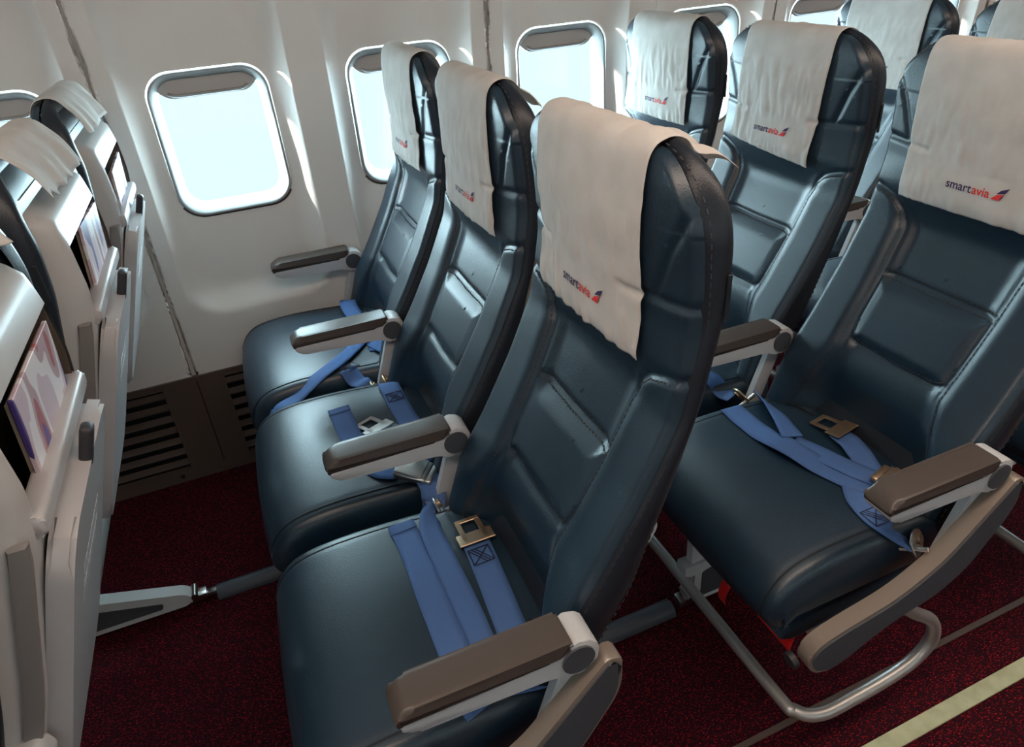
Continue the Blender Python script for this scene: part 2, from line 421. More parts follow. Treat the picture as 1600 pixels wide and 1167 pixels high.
# dark dado with air grilles along the foot of the wall
bb = struct(empty('baseboard_right', (0, 0, 0))); tag(bb, 'dark brown dado panel with louvred air return grilles')
slat_src = None
for k in range(npan):
    xj = xj0 + k * 2 * WP; xa, xb = xj + 0.075, xj + 2 * WP - 0.095
    b = bmesh.new(); y = 1.485
    def pl(x0, x1, z0, z1, y0=1.476, y1=1.494):
        # plate leaning slightly with the wall foot
        vs = [b.verts.new(q) for q in ((x0, y0 + 0.012 * z0 / 0.35, z0), (x1, y0 + 0.012 * z0 / 0.35, z0), (x1, y0 + 0.012 * z1 / 0.35, z1), (x0, y0 + 0.012 * z1 / 0.35, z1),
                                        (x0, y1 + 0.012 * z0 / 0.35, z0), (x1, y1 + 0.012 * z0 / 0.35, z0), (x1, y1 + 0.012 * z1 / 0.35, z1), (x0, y1 + 0.012 * z1 / 0.35, z1))]
        for f in ((0, 1, 2, 3), (7, 6, 5, 4), (0, 4, 5, 1), (1, 5, 6, 2), (2, 6, 7, 3), (3, 7, 4, 0)): b.faces.new([vs[i] for i in f])
    pl(xj, xj + 2 * WP, 0.335, 0.350); pl(xj, xj + 2 * WP, 0.0, 0.042)
    pl(xj + 0.0015, xa, 0.042, 0.335); pl(xb, xj + 2 * WP - 0.0015, 0.042, 0.335)
    # raised rim round the grille
    for (x0, x1, z0, z1) in ((xa, xb, 0.331, 0.337), (xa, xb, 0.040, 0.046), (xa - 0.004, xa + 0.002, 0.040, 0.337), (xb - 0.002, xb + 0.004, 0.040, 0.337)): pl(x0, x1, z0, z1, 1.4735, 1.480)
    obj('dado_panel', b, M['dado'], bb)
    b = bmesh.new(); pl(xj, xj + 2 * WP, 0.0, 0.345, 1.512, 1.516); obj('duct_back', b, M['void'], bb)
    for s in range(7):
        z = 0.058 + 0.0405 * s
        if slat_src is None:
            sbm = bmesh.new(); bm_box(sbm, (0, 0, 0), (xb - xa, 0.004, 0.017), Matrix.Rotation(R(-24), 3, 'X'), 0.001, 1)
            bm_box(sbm, (0, -0.005, -0.0085), (xb - xa, 0.006, 0.004), None, 0.001, 1)
            slat_src = obj('slat', sbm, M['dado'], bb); o = slat_src
        else: o = share('slat', slat_src, bb)
        o.location = ((xa + xb) / 2, 1.489 + 0.012 * z / 0.35, z + 0.008)
    if xj > -2 and xj < 3:
        b = bmesh.new(); bm_tube(b, [(xj - 0.13, 1.482, 0.022), (xj - 0.13, 1.4745, 0.022)], 0.007, 12); obj('fastener', b, M['void'], bb)
b = bmesh.new(); bm_box(b, ((X0 + X1) / 2, 1.545, 0.25), (X1 - X0, 0.02, 0.62)); obj('leak_blocker', b, M['void'], wr)  # unseen black plate added to stop sky light leaking in at the wall foot
b = bmesh.new(); bm_box(b, ((X0 + X1) / 2, -1.985, 0.175), (X1 - X0, 0.02, 0.35)); struct(obj('baseboard_left', b, M['dado']))
# ceiling with bins, both ends closed
prof = [(1.345, 1.745), (1.30, 1.77), (0.80, 1.70), (0.70, 1.74), (0.62, 1.95), (0.35, 2.09), (-0.25, 2.12), (-0.85, 2.09), (-1.12, 1.95), (-1.20, 1.74), (-1.30, 1.70), (-1.80, 1.77), (-1.845, 1.745)]
struct(obj('ceiling', grid_mesh('ceiling', [[(x, y, z) for y, z in prof] for x in (X0, X1)]), M['ceil']))
for nm, x in (('wall_front', X0), ('wall_rear', X1)):
    b = bmesh.new(); bm_box(b, (x, -0.25, 1.05), (0.03, 3.6, 2.2)); struct(obj(nm, b, M['ceil']))

# ------------------------------------------------------------------ seat geometry (seat axes: x aft, u towards the window, z up; x=0 at the armrest pivot)
xs_side = smooth_tab([(0.44, -0.052), (0.50, -0.036), (0.597, -0.002), (0.685, 0.054), (0.783, 0.109), (0.888, 0.158), (1.0, 0.178), (1.073, 0.176), (1.151, 0.170), (1.207, 0.162), (1.25, 0.155)], 0.44, 1.25)
xr_side = smooth_tab([(0.44, 0.0), (0.549, 0.062), (0.631, 0.110), (0.792, 0.166), (0.916, 0.203), (1.022, 0.224), (1.09, 0.229), (1.162, 0.222), (1.19, 0.210), (1.22, 0.195)], 0.44, 1.25)
ZT = 1.200; WB = 0.210; RC = 0.092
def Wb(z):
    if z <= ZT - RC: return WB
    q = min(1, (z - (ZT - RC)) / RC); return WB - RC + RC * math.sqrt(max(0, 1 - q * q))
BOL = [(0.44, 0.165), (0.53, 0.150), (0.60, 0.126), (0.655, 0.109), (0.72, 0.112), (0.80, 0.115), (0.872, 0.118), (0.905, 0.130), (0.925, 0.150), (0.936, 0.180), (0.942, 0.21)]
def ub(z): return lerp_tab(BOL, z) if z < 0.942 else 9
LUM_T, LUM_B = 0.790, 0.662
seamB = [(u, z) for z, u in BOL]
seams = [seamB, [(0, LUM_T), (0.115, LUM_T + 0.002)], [(0, LUM_B - 0.004), (0.085, LUM_B), (0.104, LUM_B + 0.012), (0.111, LUM_B + 0.035)],
         [(0.204, 1.145), (0.175, 1.095), (0.150, 1.03)], [(0.10, 1.028), (0.21, 1.034)]]
def Fx(u, z):
    a = abs(u); x = xs_side(z)
    # roundness at the outline
    d = min(Wb(z) - a, ZT - z); r = 0.013
    if d < r: q = (r - max(d, 0)) / r; x += r * (1 - math.sqrt(max(0, 1 - q * q)))
    if ZT - z < 0.05: q = (0.05 - max(ZT - z, 0)) / 0.05; x += 0.012 * q * q
    x -= 0.022 * (1 - (a / 0.2) ** 2) * sstep(z, 0.88, 1.0) * (1 - 0.75 * sstep(z, 1.08, 1.205))
    # central valley between the bolsters
    if z < 0.97:
        inner = 1 - sstep(a - (ub(z) if z < 0.942 else 0.21), -0.030, 0.028)
        x += 0.024 * inner * (1 - sstep(z, 0.86, 0.96))
    if LUM_B < z < LUM_T and a < ub(z):
        dd = min(z - LUM_B, LUM_T - z, ub(z) - a); x -= 0.012 * sstep(dd, 0, 0.028)
    if z < LUM_B: x += 0.042 * sstep(LUM_B - z, 0.01, 0.15) * (1 - sstep(a, 0.09, 0.19))
    g = 1e9
    for s in seams: g = min(g, poly_d((a, z), s))
    x += 0.0048 * math.exp(-(g / 0.0055) ** 2)
    # gathered leather along the lumbar seam
    if abs(z - LUM_T) < 0.03 and a < 0.115: x += 0.0010 * math.sin(u * 620) * math.exp(-((z - LUM_T) / 0.010) ** 2)
    return x
def region(u, z):
    a = abs(u)
    if z < 0.942 and a > ub(z): return 'bol+' if u > 0 else 'bol-'
    if LUM_B < z < LUM_T and a < ub(z): return 'lum'
    if 1.03 < z < 1.145 and a > 0.150 + 0.054 * (z - 1.03) / 0.115: return 'tri+' if u > 0 else 'tri-'
    return 'main'
NU, NZ = 92, 176
zs = [0.44 + (ZT - 0.44) * (j / NZ) for j in range(NZ + 1)]
bpts = [[(Fx(s * Wb(z), z), s * Wb(z), z) for s in [-1 + 2 * i / NU for i in range(NU + 1)]] for z in zs]
def reg_ij(i, j):
    z = (zs[i] + zs[i + 1]) / 2; s = -1 + 2 * (j + 0.5) / NU; return region(s * Wb(z), z)
REG = [[reg_ij(i, j) for j in range(NU)] for i in range(NZ)]
BACK = {}
def sheet_normals(pts):
    ni, nj = len(pts), len(pts[0]); out = {}
    for i in range(ni):
        for j in range(nj):
            a = Vector(pts[min(i + 1, ni - 1)][j]) - Vector(pts[max(i - 1, 0)][j]); b = Vector(pts[i][min(j + 1, nj - 1)]) - Vector(pts[i][max(j - 1, 0)])
            n = a.cross(b); n = n.normalized() if n.length > 1e-12 else Vector((-1, 0, 0))
            if n.x > 0: n = -n
            out[tuple(round(c, 6) for c in pts[i][j])] = n
    return out
BN = sheet_normals(bpts)
for key in ('main', 'lum', 'bol+', 'bol-', 'tri+', 'tri-'):
    BACK[key] = grid_mesh('back_' + key, bpts, lambda i, j, k=key: REG[i][j] == k, flip=True); BACK[key].materials.append(M['leather'])
    BACK[key].normals_split_custom_set_from_vertices([BN.get(tuple(round(c, 6) for c in v.co), Vector((-1, 0, 0))) for v in BACK[key].vertices])
# perimeter band: up one side, over the top, down the other
def outline():
    o = [(-WB, 0.44 + (ZT - RC - 0.44) * k / 60) for k in range(61)]
    for k in range(1, 13): a = R(180 - 90 * k / 12); o.append((-(WB - RC) + RC * math.cos(a), ZT - RC + RC * math.sin(a)))
    for k in range(1, 12): o.append((-(WB - RC) + 2 * (WB - RC) * k / 12, ZT))
    o2 = [(-u, z) for u, z in o[:73]][::-1]
    return o + o2
OUT = outline()
def band_mesh():
    pts = []
    for i, (u, z) in enumerate(OUT):
        a = Vector(OUT[max(i - 1, 0)]); c = Vector(OUT[min(i + 1, len(OUT) - 1)]); t = (c - a).normalized(); nrm = Vector((-t.y, t.x))
        if nrm.dot(Vector((u, z - 0.9))) < 0: nrm = -nrm
        x0 = xs_side(z) + 0.0125 + (0.012 if z > ZT - 0.001 else 0.012 * max(0, (0.05 - (ZT - z)) / 0.05) ** 2); x1 = xr_side(z); row = []
        for q in range(9):
            w = q / 8; bulge = 0.007 * math.sin(math.pi * w) + (-0.004 if q in (0, 8) else 0)
            row.append((x0 + (x1 - x0) * w, u + nrm.x * bulge, z + nrm.y * bulge))
        # turn in at the rear edge
        row.append((x1 + 0.001, u - nrm.x * 0.012, z - nrm.y * 0.012)); row.append((x1 - 0.004, u - nrm.x * 0.03, z - nrm.y * 0.03)); pts.append(row)
    return grid_mesh('side_band', pts)
BAND = band_mesh(); BAND.materials.append(M['trim'])
def rear_mesh():
    pts = [[(xr_side(z) - 0.012, s * (Wb(z) - 0.012), z) for s in (-1, -0.5, 0, 0.5, 1)] for z in [0.44 + (ZT - 0.012 - 0.44) * k / 40 for k in range(41)]]
    return grid_mesh('rear_panel', pts)
REAR = rear_mesh(); REAR.materials.append(M['trim'])
def dash(b, p, t, nrm, l=0.0055, w=0.0011):
    t = t.normalized(); s = t.cross(nrm).normalized(); n = nrm.normalized()
    v = [b.verts.new(p + t * a * l / 2 + s * c * w + n * d) for d in (0.0003, 0.0012) for a, c in ((-1, -1), (1, -1), (1, 1), (-1, 1))]
    for f in ((4, 5, 6, 7), (0, 1, 5, 4), (1, 2, 6, 5), (2, 3, 7, 6), (3, 0, 4, 7)): b.faces.new([v[i] for i in f])
def resample(pl, step):
    out = []; d = 0
    for a, c in zip(pl, pl[1:]):
        a = Vector(a); c = Vector(c); l = (c - a).length; k = (step - d) if d else 0
        while k < l: out.append((a + (c - a) * k / l, (c - a).normalized())); k += step
        d = (l - (k - step)) if l > 0 else d; d %= step
    return out
def stitch_mesh():
    b = bmesh.new()
    for si, pl in enumerate(seams[:3]):
        for sg in (1, -1):
            for p, t in resample([(u * sg, z) for u, z in pl], 0.0085):
                for off in ((0.0062,) if si != 1 else (0.0065, -0.0065)):
                    q = p + Vector((-t.y, t.x)) * off * (1 if sg > 0 else -1) * (-1 if si == 0 else 1)
                    if abs(q.x) > WB - 0.02 or q.y < 0.47: continue
                    e = 0.003; P0 = Vector((Fx(q.x, q.y), q.x, q.y)); P1 = Vector((Fx(q.x + t.x * e, q.y + t.y * e), q.x + t.x * e, q.y + t.y * e))
                    du = Vector((Fx(q.x + e, q.y) - P0.x, e, 0)); dz = Vector((Fx(q.x, q.y + e) - P0.x, 0, e)); n = du.cross(dz)
                    if n.x > 0: n = -n
                    dash(b, P0, P1 - P0, n)
    # two stitch rows round the band
    for i in range(2, len(OUT) - 3):
        u, z = OUT[i]; u2, z2 = OUT[i + 1]; t2 = Vector((u2 - u, z2 - z)); nrm = Vector((-t2.y, t2.x)).normalized()
        if nrm.dot(Vector((u, z - 0.9))) < 0: nrm = -nrm
        for xx, bl in ((xs_side(z) + 0.020, 0.0034), (xr_side(z) - 0.007, 0.0020)):
            x2 = (xs_side(z2) + 0.020) if bl == 0.0034 else (xr_side(z2) - 0.007)
            dash(b, Vector((xx, u + nrm.x * bl, z + nrm.y * bl)), Vector((x2 - xx, u2 - u, z2 - z)), Vector((0, nrm.x, nrm.y)), 0.006, 0.0008)
    me = bpy.data.meshes.new('stitching'); b.to_mesh(me); b.free(); me.materials.append(M['thread']); return me
STITCH = stitch_mesh()
def tagslot():
    b = bmesh.new(); z = 1.045; bm_box(b, ((xs_side(z) + xr_side(z)) / 2 + 0.018, -WB - 0.0062, z), (0.006, 0.003, 0.055), None, 0.001, 1); return b

# cushion
CW = 0.2145
cprof_top = smooth_path([(0.03, 0, 0.490), (-0.06, 0, 0.497), (-0.18, 0, 0.505), (-0.27, 0, 0.503), (-0.325, 0, 0.488), (-0.358, 0, 0.452), (-0.366, 0, 0.412), (-0.352, 0, 0.382)], 6)
cpoly = [(p.x, p.z) for p in cprof_top] + [(-0.30, 0.392), (-0.10, 0.400), (0.03, 0.402)]
def cushion_mesh():
    b = bmesh.new(); n = len(cprof_top); pts = []; NUc = 40
    for p in cprof_top:
        pass
    # crowned top: rows along the profile, rounded towards both sides, then boxing down to the lower edge
    tang = []
    for i in range(n):
        t = (cprof_top[min(i + 1, n - 1)] - cprof_top[max(i - 1, 0)]).normalized(); tang.append(Vector((t.z, 0, -t.x)) * (1 if True else 1))
    for i, p in enumerate(cprof_top):
        nv = tang[i]
        if nv.z < 0 and i < n // 2: nv = -nv
        if i >= n // 2 and nv.x > 0: nv = -nv
        row = []
        for j in range(NUc + 1):
            s = -1 + 2 * j / NUc; u = CW * math.copysign(1 - (1 - abs(s)) ** 1.35, s); a = abs(u)
            d = CW - a; r = 0.024; drop = 0
            if d < r: q = (r - d) / r; drop = r * (1 - math.sqrt(max(0, 1 - q * q)))
            crown = 0.008 * (1 - (a / CW) ** 2)
            g = abs(d - 0.027); drop += 0.003 * math.exp(-(g / 0.0035) ** 2)
            row.append(p + nv * (crown - drop) + Vector((0, u, 0)))
        # boxing
        for sgn in (-1, 1):
            e = row[0] if sgn < 0 else row[-1]; ext = []
            zb = 0.405 if p.x > -0.33 else max(0.385, 0.405 - (-(p.x) - 0.33) * 0.6)
            zb = min(zb, e.z)
            for w in (0.35, 0.7, 1.0):
                zz = e.z + (zb - e.z) * w; ext.append(Vector((e.x, e.y + sgn * 0.004 * math.sin(math.pi * w), zz)))
            if sgn < 0: row = ext[::-1] + row
            else: row = row + ext
        pts.append(row)
    return grid_mesh('seat_cushion', pts)
CUSH = cushion_mesh(); CUSH.materials.append(M['leather'])
def cushion_seam(sd):
    b = bmesh.new()
    for sg in (sd,):
        path = []
        for i, p in enumerate(cprof_top):
            if p.x > -0.02: continue
            t = (cprof_top[min(i + 1, len(cprof_top) - 1)] - cprof_top[max(i - 1, 0)]).normalized(); nv = Vector((t.z, 0, -t.x))
            if nv.z < 0 and i < len(cprof_top) // 2: nv = -nv
            if i >= len(cprof_top) // 2 and nv.x > 0: nv = -nv
            path.append(p + nv * 0.0008 + Vector((0, sg * (CW - 0.027), 0)))
        # the seam sweeps round to the backrest
        path = [Vector((0.0, sg * (CW - 0.115), 0.502)), Vector((-0.006, sg * (CW - 0.075), 0.501)), Vector((-0.022, sg * (CW - 0.043), 0.499))] + path[1:]
        bm_tube(b, path, 0.0018, 5, flat=0.8)
    return b
def cushion_base():
    b = bmesh.new(); bm_extrude_xz(b, round_poly([(0.02, 0.41), (-0.335, 0.40), (-0.350, 0.375), (-0.325, 0.335), (0.02, 0.345)], 0.014), -CW + 0.007, CW - 0.007, 0.006, 2); return b

# shell on the rear of the backrest
xb = smooth_tab([(0.40, 0.025), (0.50, 0.078), (0.64, 0.142), (0.76, 0.188), (0.89, 0.228), (0.945, 0.245), (1.0, 0.252), (1.07, 0.250), (1.12, 0.240), (1.17, 0.226)], 0.40, 1.17, passes=6)
SZT = 1.142; SW = 0.180
def Ws(z):
    rc = 0.045
    if z <= SZT - rc: return SW - 0.02 * sstep(0.62 - z, 0, 0.22)
    q = min(1, (z - (SZT - rc)) / rc); return SW - rc + rc * math.sqrt(max(0, 1 - q * q))
PU, PZ0, PZ1 = 0.138, 0.966, 1.066
def shell_x(u, z):
    d = min(Ws(z) - abs(u), SZT - z, z - 0.395); c = max(0, min(1, d / 0.036)); c = c * c * (3 - 2 * c) * 0.35 + c * 0.65
    return xb(z) - 0.050 * (1 - c)
def shell_mesh():
    zz = [0.40 + (SZT - 0.40) * k / 60 for k in range(61)]
    for v in (PZ0, PZ1): i = min(range(61), key=lambda k: abs(zz[k] - v)); zz[i] = v
    ss = [-1 + 2 * k / 44 for k in range(45)]
    pts = []
    for z in zz:
        row = []
        for s in ss:
            u = s * Ws(z)
            row.append([shell_x(u, z), u, z])
        i = min(range(45), key=lambda k: abs(row[k][1] + PU)); 
        if PZ0 - 0.02 < z < PZ1 + 0.02:
            row[i][1] = -PU; row[44 - i][1] = PU
            for k in (i, 44 - i): row[k][0] = shell_x(row[k][1], z)
        xk = min(row[0][0] - 0.004, max(xr_side(z) - 0.008, row[0][0] - 0.06)); row = [[xk, row[0][1] + 0.001, z]] + row + [[xk, row[-1][1] - 0.001, z]]
        pts.append(row)
    pts.append([[max(p[0] - 0.03, xr_side(SZT) - 0.010), p[1], p[2] - 0.002] for p in pts[-1]])
    def keep(i, j):
        zc = (pts[i][j][2] + pts[i + 1][j][2]) / 2; uc = (pts[i][j][1] + pts[i][j + 1][1] + pts[i + 1][j][1] + pts[i + 1][j + 1][1]) / 4
        return not (PZ0 < zc < PZ1 and abs(uc) < PU)
    return grid_mesh('seat_shell', pts, keep)
SHELL = shell_mesh(); SHELL.materials.append(M['shell'])
def liner_mesh():
    dep = 0.042; b = bmesh.new(); zz = [0.80, 0.85, 0.90, PZ0, 1.0, 1.03, PZ1]
    A = [[b.verts.new((xb(z) - dep, s * PU, z)) for s in (-1, 1)] for z in zz]
    Bv = [[b.verts.new((xb(z) - (0.003 if z >= PZ0 else 0.008), s * PU, z)) for s in (-1, 1)] for z in zz]
    for k in range(len(zz) - 1):
        b.faces.new((A[k][0], A[k][1], A[k + 1][1], A[k + 1][0]))
        for s in (0, 1): b.faces.new((A[k][s], Bv[k][s], Bv[k + 1][s], A[k + 1][s]))
    b.faces.new((A[-1][0], A[-1][1], Bv[-1][1], Bv[-1][0])); b.faces.new((A[0][0], A[0][1], Bv[0][1], Bv[0][0])); return b
def lip_bm():
    b = bmesh.new(); z = 0.956
    pl = round_poly([(xb(z) - 0.016, z - 0.012), (xb(z) + 0.008, z - 0.012), (xb(z) + 0.010, z + 0.012), (xb(z) - 0.014, z + 0.014)], 0.006, 4); bm_extrude_xz(b, pl, -0.144, 0.144, 0.005, 2); return b
TZ0, TZ1 = 0.585, 0.938
tang_t = Vector((xb(TZ1) - xb(TZ0), 0, TZ1 - TZ0)).normalized(); nor_t = Vector((tang_t.z, 0, -tang_t.x))
TRM = Matrix((( -nor_t.x, 0, tang_t.x), (0, 1, 0), (-nor_t.z, 0, tang_t.z)))   # columns: -normal, u, tangent
tmid = Vector(((xb(TZ0) + xb(TZ1)) / 2, 0, (TZ0 + TZ1) / 2)) + nor_t * 0.016
def tray_bm():
    b = bmesh.new(); l = (Vector((xb(TZ1), 0, TZ1)) - Vector((xb(TZ0), 0, TZ0))).length
    pl = rrect(0.146, l / 2, 0.028, 48); v0 = [b.verts.new((-0.012, y, z)) for y, z in pl]; v1 = [b.verts.new((0.012, y, z)) for y, z in pl]
    f0 = b.faces.new(v0); f1 = b.faces.new(v1[::-1]); n = len(pl)
    for k in range(n): b.faces.new((v0[k], v1[k], v1[(k + 1) % n], v0[(k + 1) % n]))
    bmesh.ops.bevel(b, geom=list(f0.edges) + list(f1.edges), offset=0.005, segments=2, affect='EDGES')
    bmesh.ops.rotate(b, verts=b.verts[:], cent=(0, 0, 0), matrix=TRM); bmesh.ops.translate(b, verts=b.verts[:], vec=tmid); return b
def on_tray(y, t, d=0.0): return tmid + nor_t * (0.012 + d) + Vector((0, y, 0)) + tang_t * t
def sticker_bm(t0):
    b = bmesh.new(); v = []
    for d in (0.0001, 0.0006): v += [b.verts.new(on_tray(y, t0 + t, d)) for y, t in ((-0.065, -0.011), (0.065, -0.011), (0.065, 0.011), (-0.065, 0.011))]
    for f in ((4, 5, 6, 7), (3, 2, 1, 0), (0, 1, 5, 4), (1, 2, 6, 5), (2, 3, 7, 6), (3, 0, 4, 7)): b.faces.new([v[i] for i in f])
    return b
def latch_bm():
    b = bmesh.new(); bm_box(b, (0, 0, 0), (0.014, 0.020, 0.052), TRM, 0.005, 3); bmesh.ops.translate(b, verts=b.verts[:], vec=Vector((xb(0.945) + 0.024, 0, 0.945))); return b
def arm_strip_bm(sg):
    b = bmesh.new(); z0, z1 = 0.70, 0.955
    pl = []
    for z in [z0 + (z1 - z0) * k / 10 for k in range(11)]: pl.append((shell_x(0.155, z) + 0.010, z))
    pl = pl + [(x - 0.018, z) for x, z in pl[::-1]]; bm_extrude_xz(b, pl, sg * 0.160 - 0.005, sg * 0.160 + 0.005, 0.002, 1); return b
def hinge_bm(sg):
    b = bmesh.new(); z = 0.690; x = shell_x(0.155, z); bm_extrude_xz(b, round_poly([(x - 0.02, z + 0.020), (x + 0.016, z + 0.026), (x + 0.024, z - 0.002), (x + 0.006, z - 0.034), (x - 0.025, z - 0.03)], 0.010), sg * 0.166 - 0.010, sg * 0.166 + 0.010, 0.004, 2); return b

# armrest (own axes as the seat's: y0 is the aisle face of the rest)
AW = 0.05
tip = round_poly([(-0.232, 0.648), (-0.212, 0.674), (-0.01, 0.669), (0.022, 0.655), (0.034, 0.622), (0.020, 0.594), (-0.006, 0.588), (-0.035, 0.606), (-0.218, 0.624)], [0.014, 0.016, 0.02, 0.02, 0.02, 0.02, 0.02, 0.02, 0.016], 4)
def arm_body_bm():
    b = bmesh.new(); pl = round_poly([(-0.231, 0.634), (-0.03, 0.632), (-0.012, 0.650), (0.020, 0.650), (0.034, 0.622), (0.020, 0.594), (-0.006, 0.588), (-0.035, 0.602), (-0.216, 0.612)], [0.010, 0.01, 0.012, 0.02, 0.02, 0.02, 0.02, 0.02, 0.018], 4)
    bm_extrude_xz(b, pl, 0.001, AW - 0.001, 0.003, 2); return b
def arm_line_bm():
    b = bmesh.new(); bm_extrude_xz(b, round_poly([(-0.230, 0.639), (-0.02, 0.637), (-0.02, 0.631), (-0.229, 0.632)], 0.002, 2), 0.0015, AW - 0.0015); return b
def arm_pad_bm():
    b = bmesh.new(); pl = round_poly([(-0.234, 0.637), (-0.219, 0.659), (-0.006, 0.657), (-0.006, 0.646), (-0.022, 0.636)], [0.006, 0.018, 0.008, 0.004, 0.004], 5); bm_extrude_xz(b, pl, -0.0005, AW + 0.0005, 0.008, 3); return b
def cap_bm(y0, sg):
    b = bmesh.new(); bm_tube(b, [(0, y0, 0.620), (0, y0 + sg * 0.003, 0.620)], 0.0225, 28); return b
def strut_bm():
    b = bmesh.new(); bm_extrude_xz(b, round_poly([(-0.012, 0.60), (0.018, 0.598), (-0.028, 0.452), (-0.062, 0.452)], 0.006), 0.018, 0.032, 0.002, 1); return b
FR = [(-0.343, 0.378), (-0.325, 0.404), (-0.285, 0.416), (-0.165, 0.436), (-0.080, 0.480), (0.036, 0.606), (0.058, 0.600), (0.058, 0.535), (-0.010, 0.430), (-0.070, 0.392), (-0.165, 0.376), (-0.270, 0.326), (-0.322, 0.330)]
FRr = round_poly(FR, [0.02, 0.02, 0.05, 0.04, 0.03, 0.006, 0.006, 0.03, 0.03, 0.03, 0.05, 0.03, 0.03], 5)
def endframe_bm():
    b = bmesh.new(); bm_extrude_xz(b, FRr, -0.008, 0.019, 0.003, 2); return b
def inset_bm():
    b = bmesh.new(); bm_extrude_xz(b, offset_poly(FRr, 0.0065), -0.0105, -0.004, 0.002, 1); return b
def endplug_bm():
    b = bmesh.new(); bm_tube(b, [(-0.340, 0.02, 0.352), (-0.350, 0.02, 0.350)], 0.014, 16); return b

SRC = {}
def mk(name, key, build, m, parent, sm=False, dz=None):
    if key not in SRC:
        me = build()
        if isinstance(me, bmesh.types.BMesh):
            b = me; me = bpy.data.meshes.new(name); bmesh.ops.recalc_face_normals(b, faces=b.faces[:]); b.to_mesh(me); b.free()
        if not me.materials: me.materials.append(m)
        if sm:
            smooth(me)
        SRC[key] = me
    o = bpy.data.objects.new(name, SRC[key]); C.objects.link(o); o.parent = parent; return o
def flat_angle(o, a=35):
    me = o.data
    if not me.get('fa'):
        me['fa'] = 1; smooth(me)
        try: me.set_sharp_from_angle(angle=R(a))
        except Exception: pass
    return o

def make_armrest(seat, ykey, mirror=False):
    """ykey: y of the armrest's aisle face in seat axes"""
    a = flat_angle(mk('armrest', 'armbody', arm_body_bm, M['armbody'], seat)); a.location = (0, ykey, 0)
    flat_angle(mk('armrest_pad', 'armpad', arm_pad_bm, M['armpad'], a), 50); mk('trim_line', 'armline', arm_line_bm, M['dark'], a)
    flat_angle(mk('pivot_cap', 'capA', lambda: cap_bm(0.001, -1), M['slate'], a)); flat_angle(mk('pivot_cap', 'capB', lambda: cap_bm(AW - 0.001, 1), M['slate'], a))
    flat_angle(mk('support_strut', 'strut', strut_bm, M['armbody'], a))
    return a
def make_seat(row_x, k, label, group, recline=0.0):
    yc = YC + k * S
    seat = empty('airplane_seat', (row_x, yc, 0), label, 'seat', group)
    Rm = Matrix.Translation((0, 0, 0.46)) @ Matrix.Rotation(R(recline), 4, 'Y') @ Matrix.Translation((0, 0, -0.46))
    c = mk('seat_cushion', 'cush', lambda: CUSH, M['leather'], seat); [mk('cushion_seam', 'cseam%d' % sd, lambda: cushion_seam(sd), M['seam'], c, True) for sd in (-1, 1)]; flat_angle(mk('cushion_base', 'cbase', cushion_base, M['base'], c))
    b = mk('backrest', 'bmain', lambda: BACK['main'], M['leather'], seat); b.matrix_local = Rm
    mk('lumbar_panel', 'blum', lambda: BACK['lum'], M['leather'], b)
    for s in '+-': mk('side_bolster', 'bbol' + s, lambda: BACK['bol' + s], M['leather'], b); mk('headrest_side_panel', 'btri' + s, lambda: BACK['tri' + s], M['leather'], b)
    mk('edge_band', 'band', lambda: BAND, M['trim'], b); mk('rear_panel', 'rear', lambda: REAR, M['trim'], b)
    st = mk('stitching', 'stitch', lambda: STITCH, M['thread'], b); st['kind'] = 'stuff'
    mk('edge_slot', 'slot', tagslot, M['seam'], b)
    sh = mk('seat_shell', 'shell', lambda: SHELL, M['shell'], seat); sh.matrix_local = Rm
    mk('pocket_liner', 'liner', liner_mesh, M['liner'], sh); flat_angle(mk('pocket_lip', 'lip2', lip_bm, M['tray'], sh), 50)
    t = flat_angle(mk('tray_table', 'tray', tray_bm, M['tray'], seat)); t.matrix_local = Rm
    flat_angle(mk('tray_latch', 'latch', latch_bm, M['dark'], t), 50)
    for t0 in (0.075, 0.045): mk('sticker', 'stick%g' % t0, lambda: sticker_bm(t0), M['sticker'], t)
    for sg in (-1, 1):
        flat_angle(mk('tray_arm', 'tarm%d' % sg, lambda: arm_strip_bm(sg), M['armgrey'], t)); flat_angle(mk('tray_hinge', 'thin%d' % sg, lambda: hinge_bm(sg), M['armbody'], t))
    make_armrest(seat, -YC)
    if k == 2: make_armrest(seat, -YC + S)
    if k == 0:
        e = flat_angle(mk('end_frame', 'endf', endframe_bm, M['frame'], seat)); e.location = (0, -YC, 0)
        flat_angle(mk('inset_panel', 'inset', inset_bm, M['slate'], e)); flat_angle(mk('end_plug', 'plug', endplug_bm, M['dark'], e))
    return seat

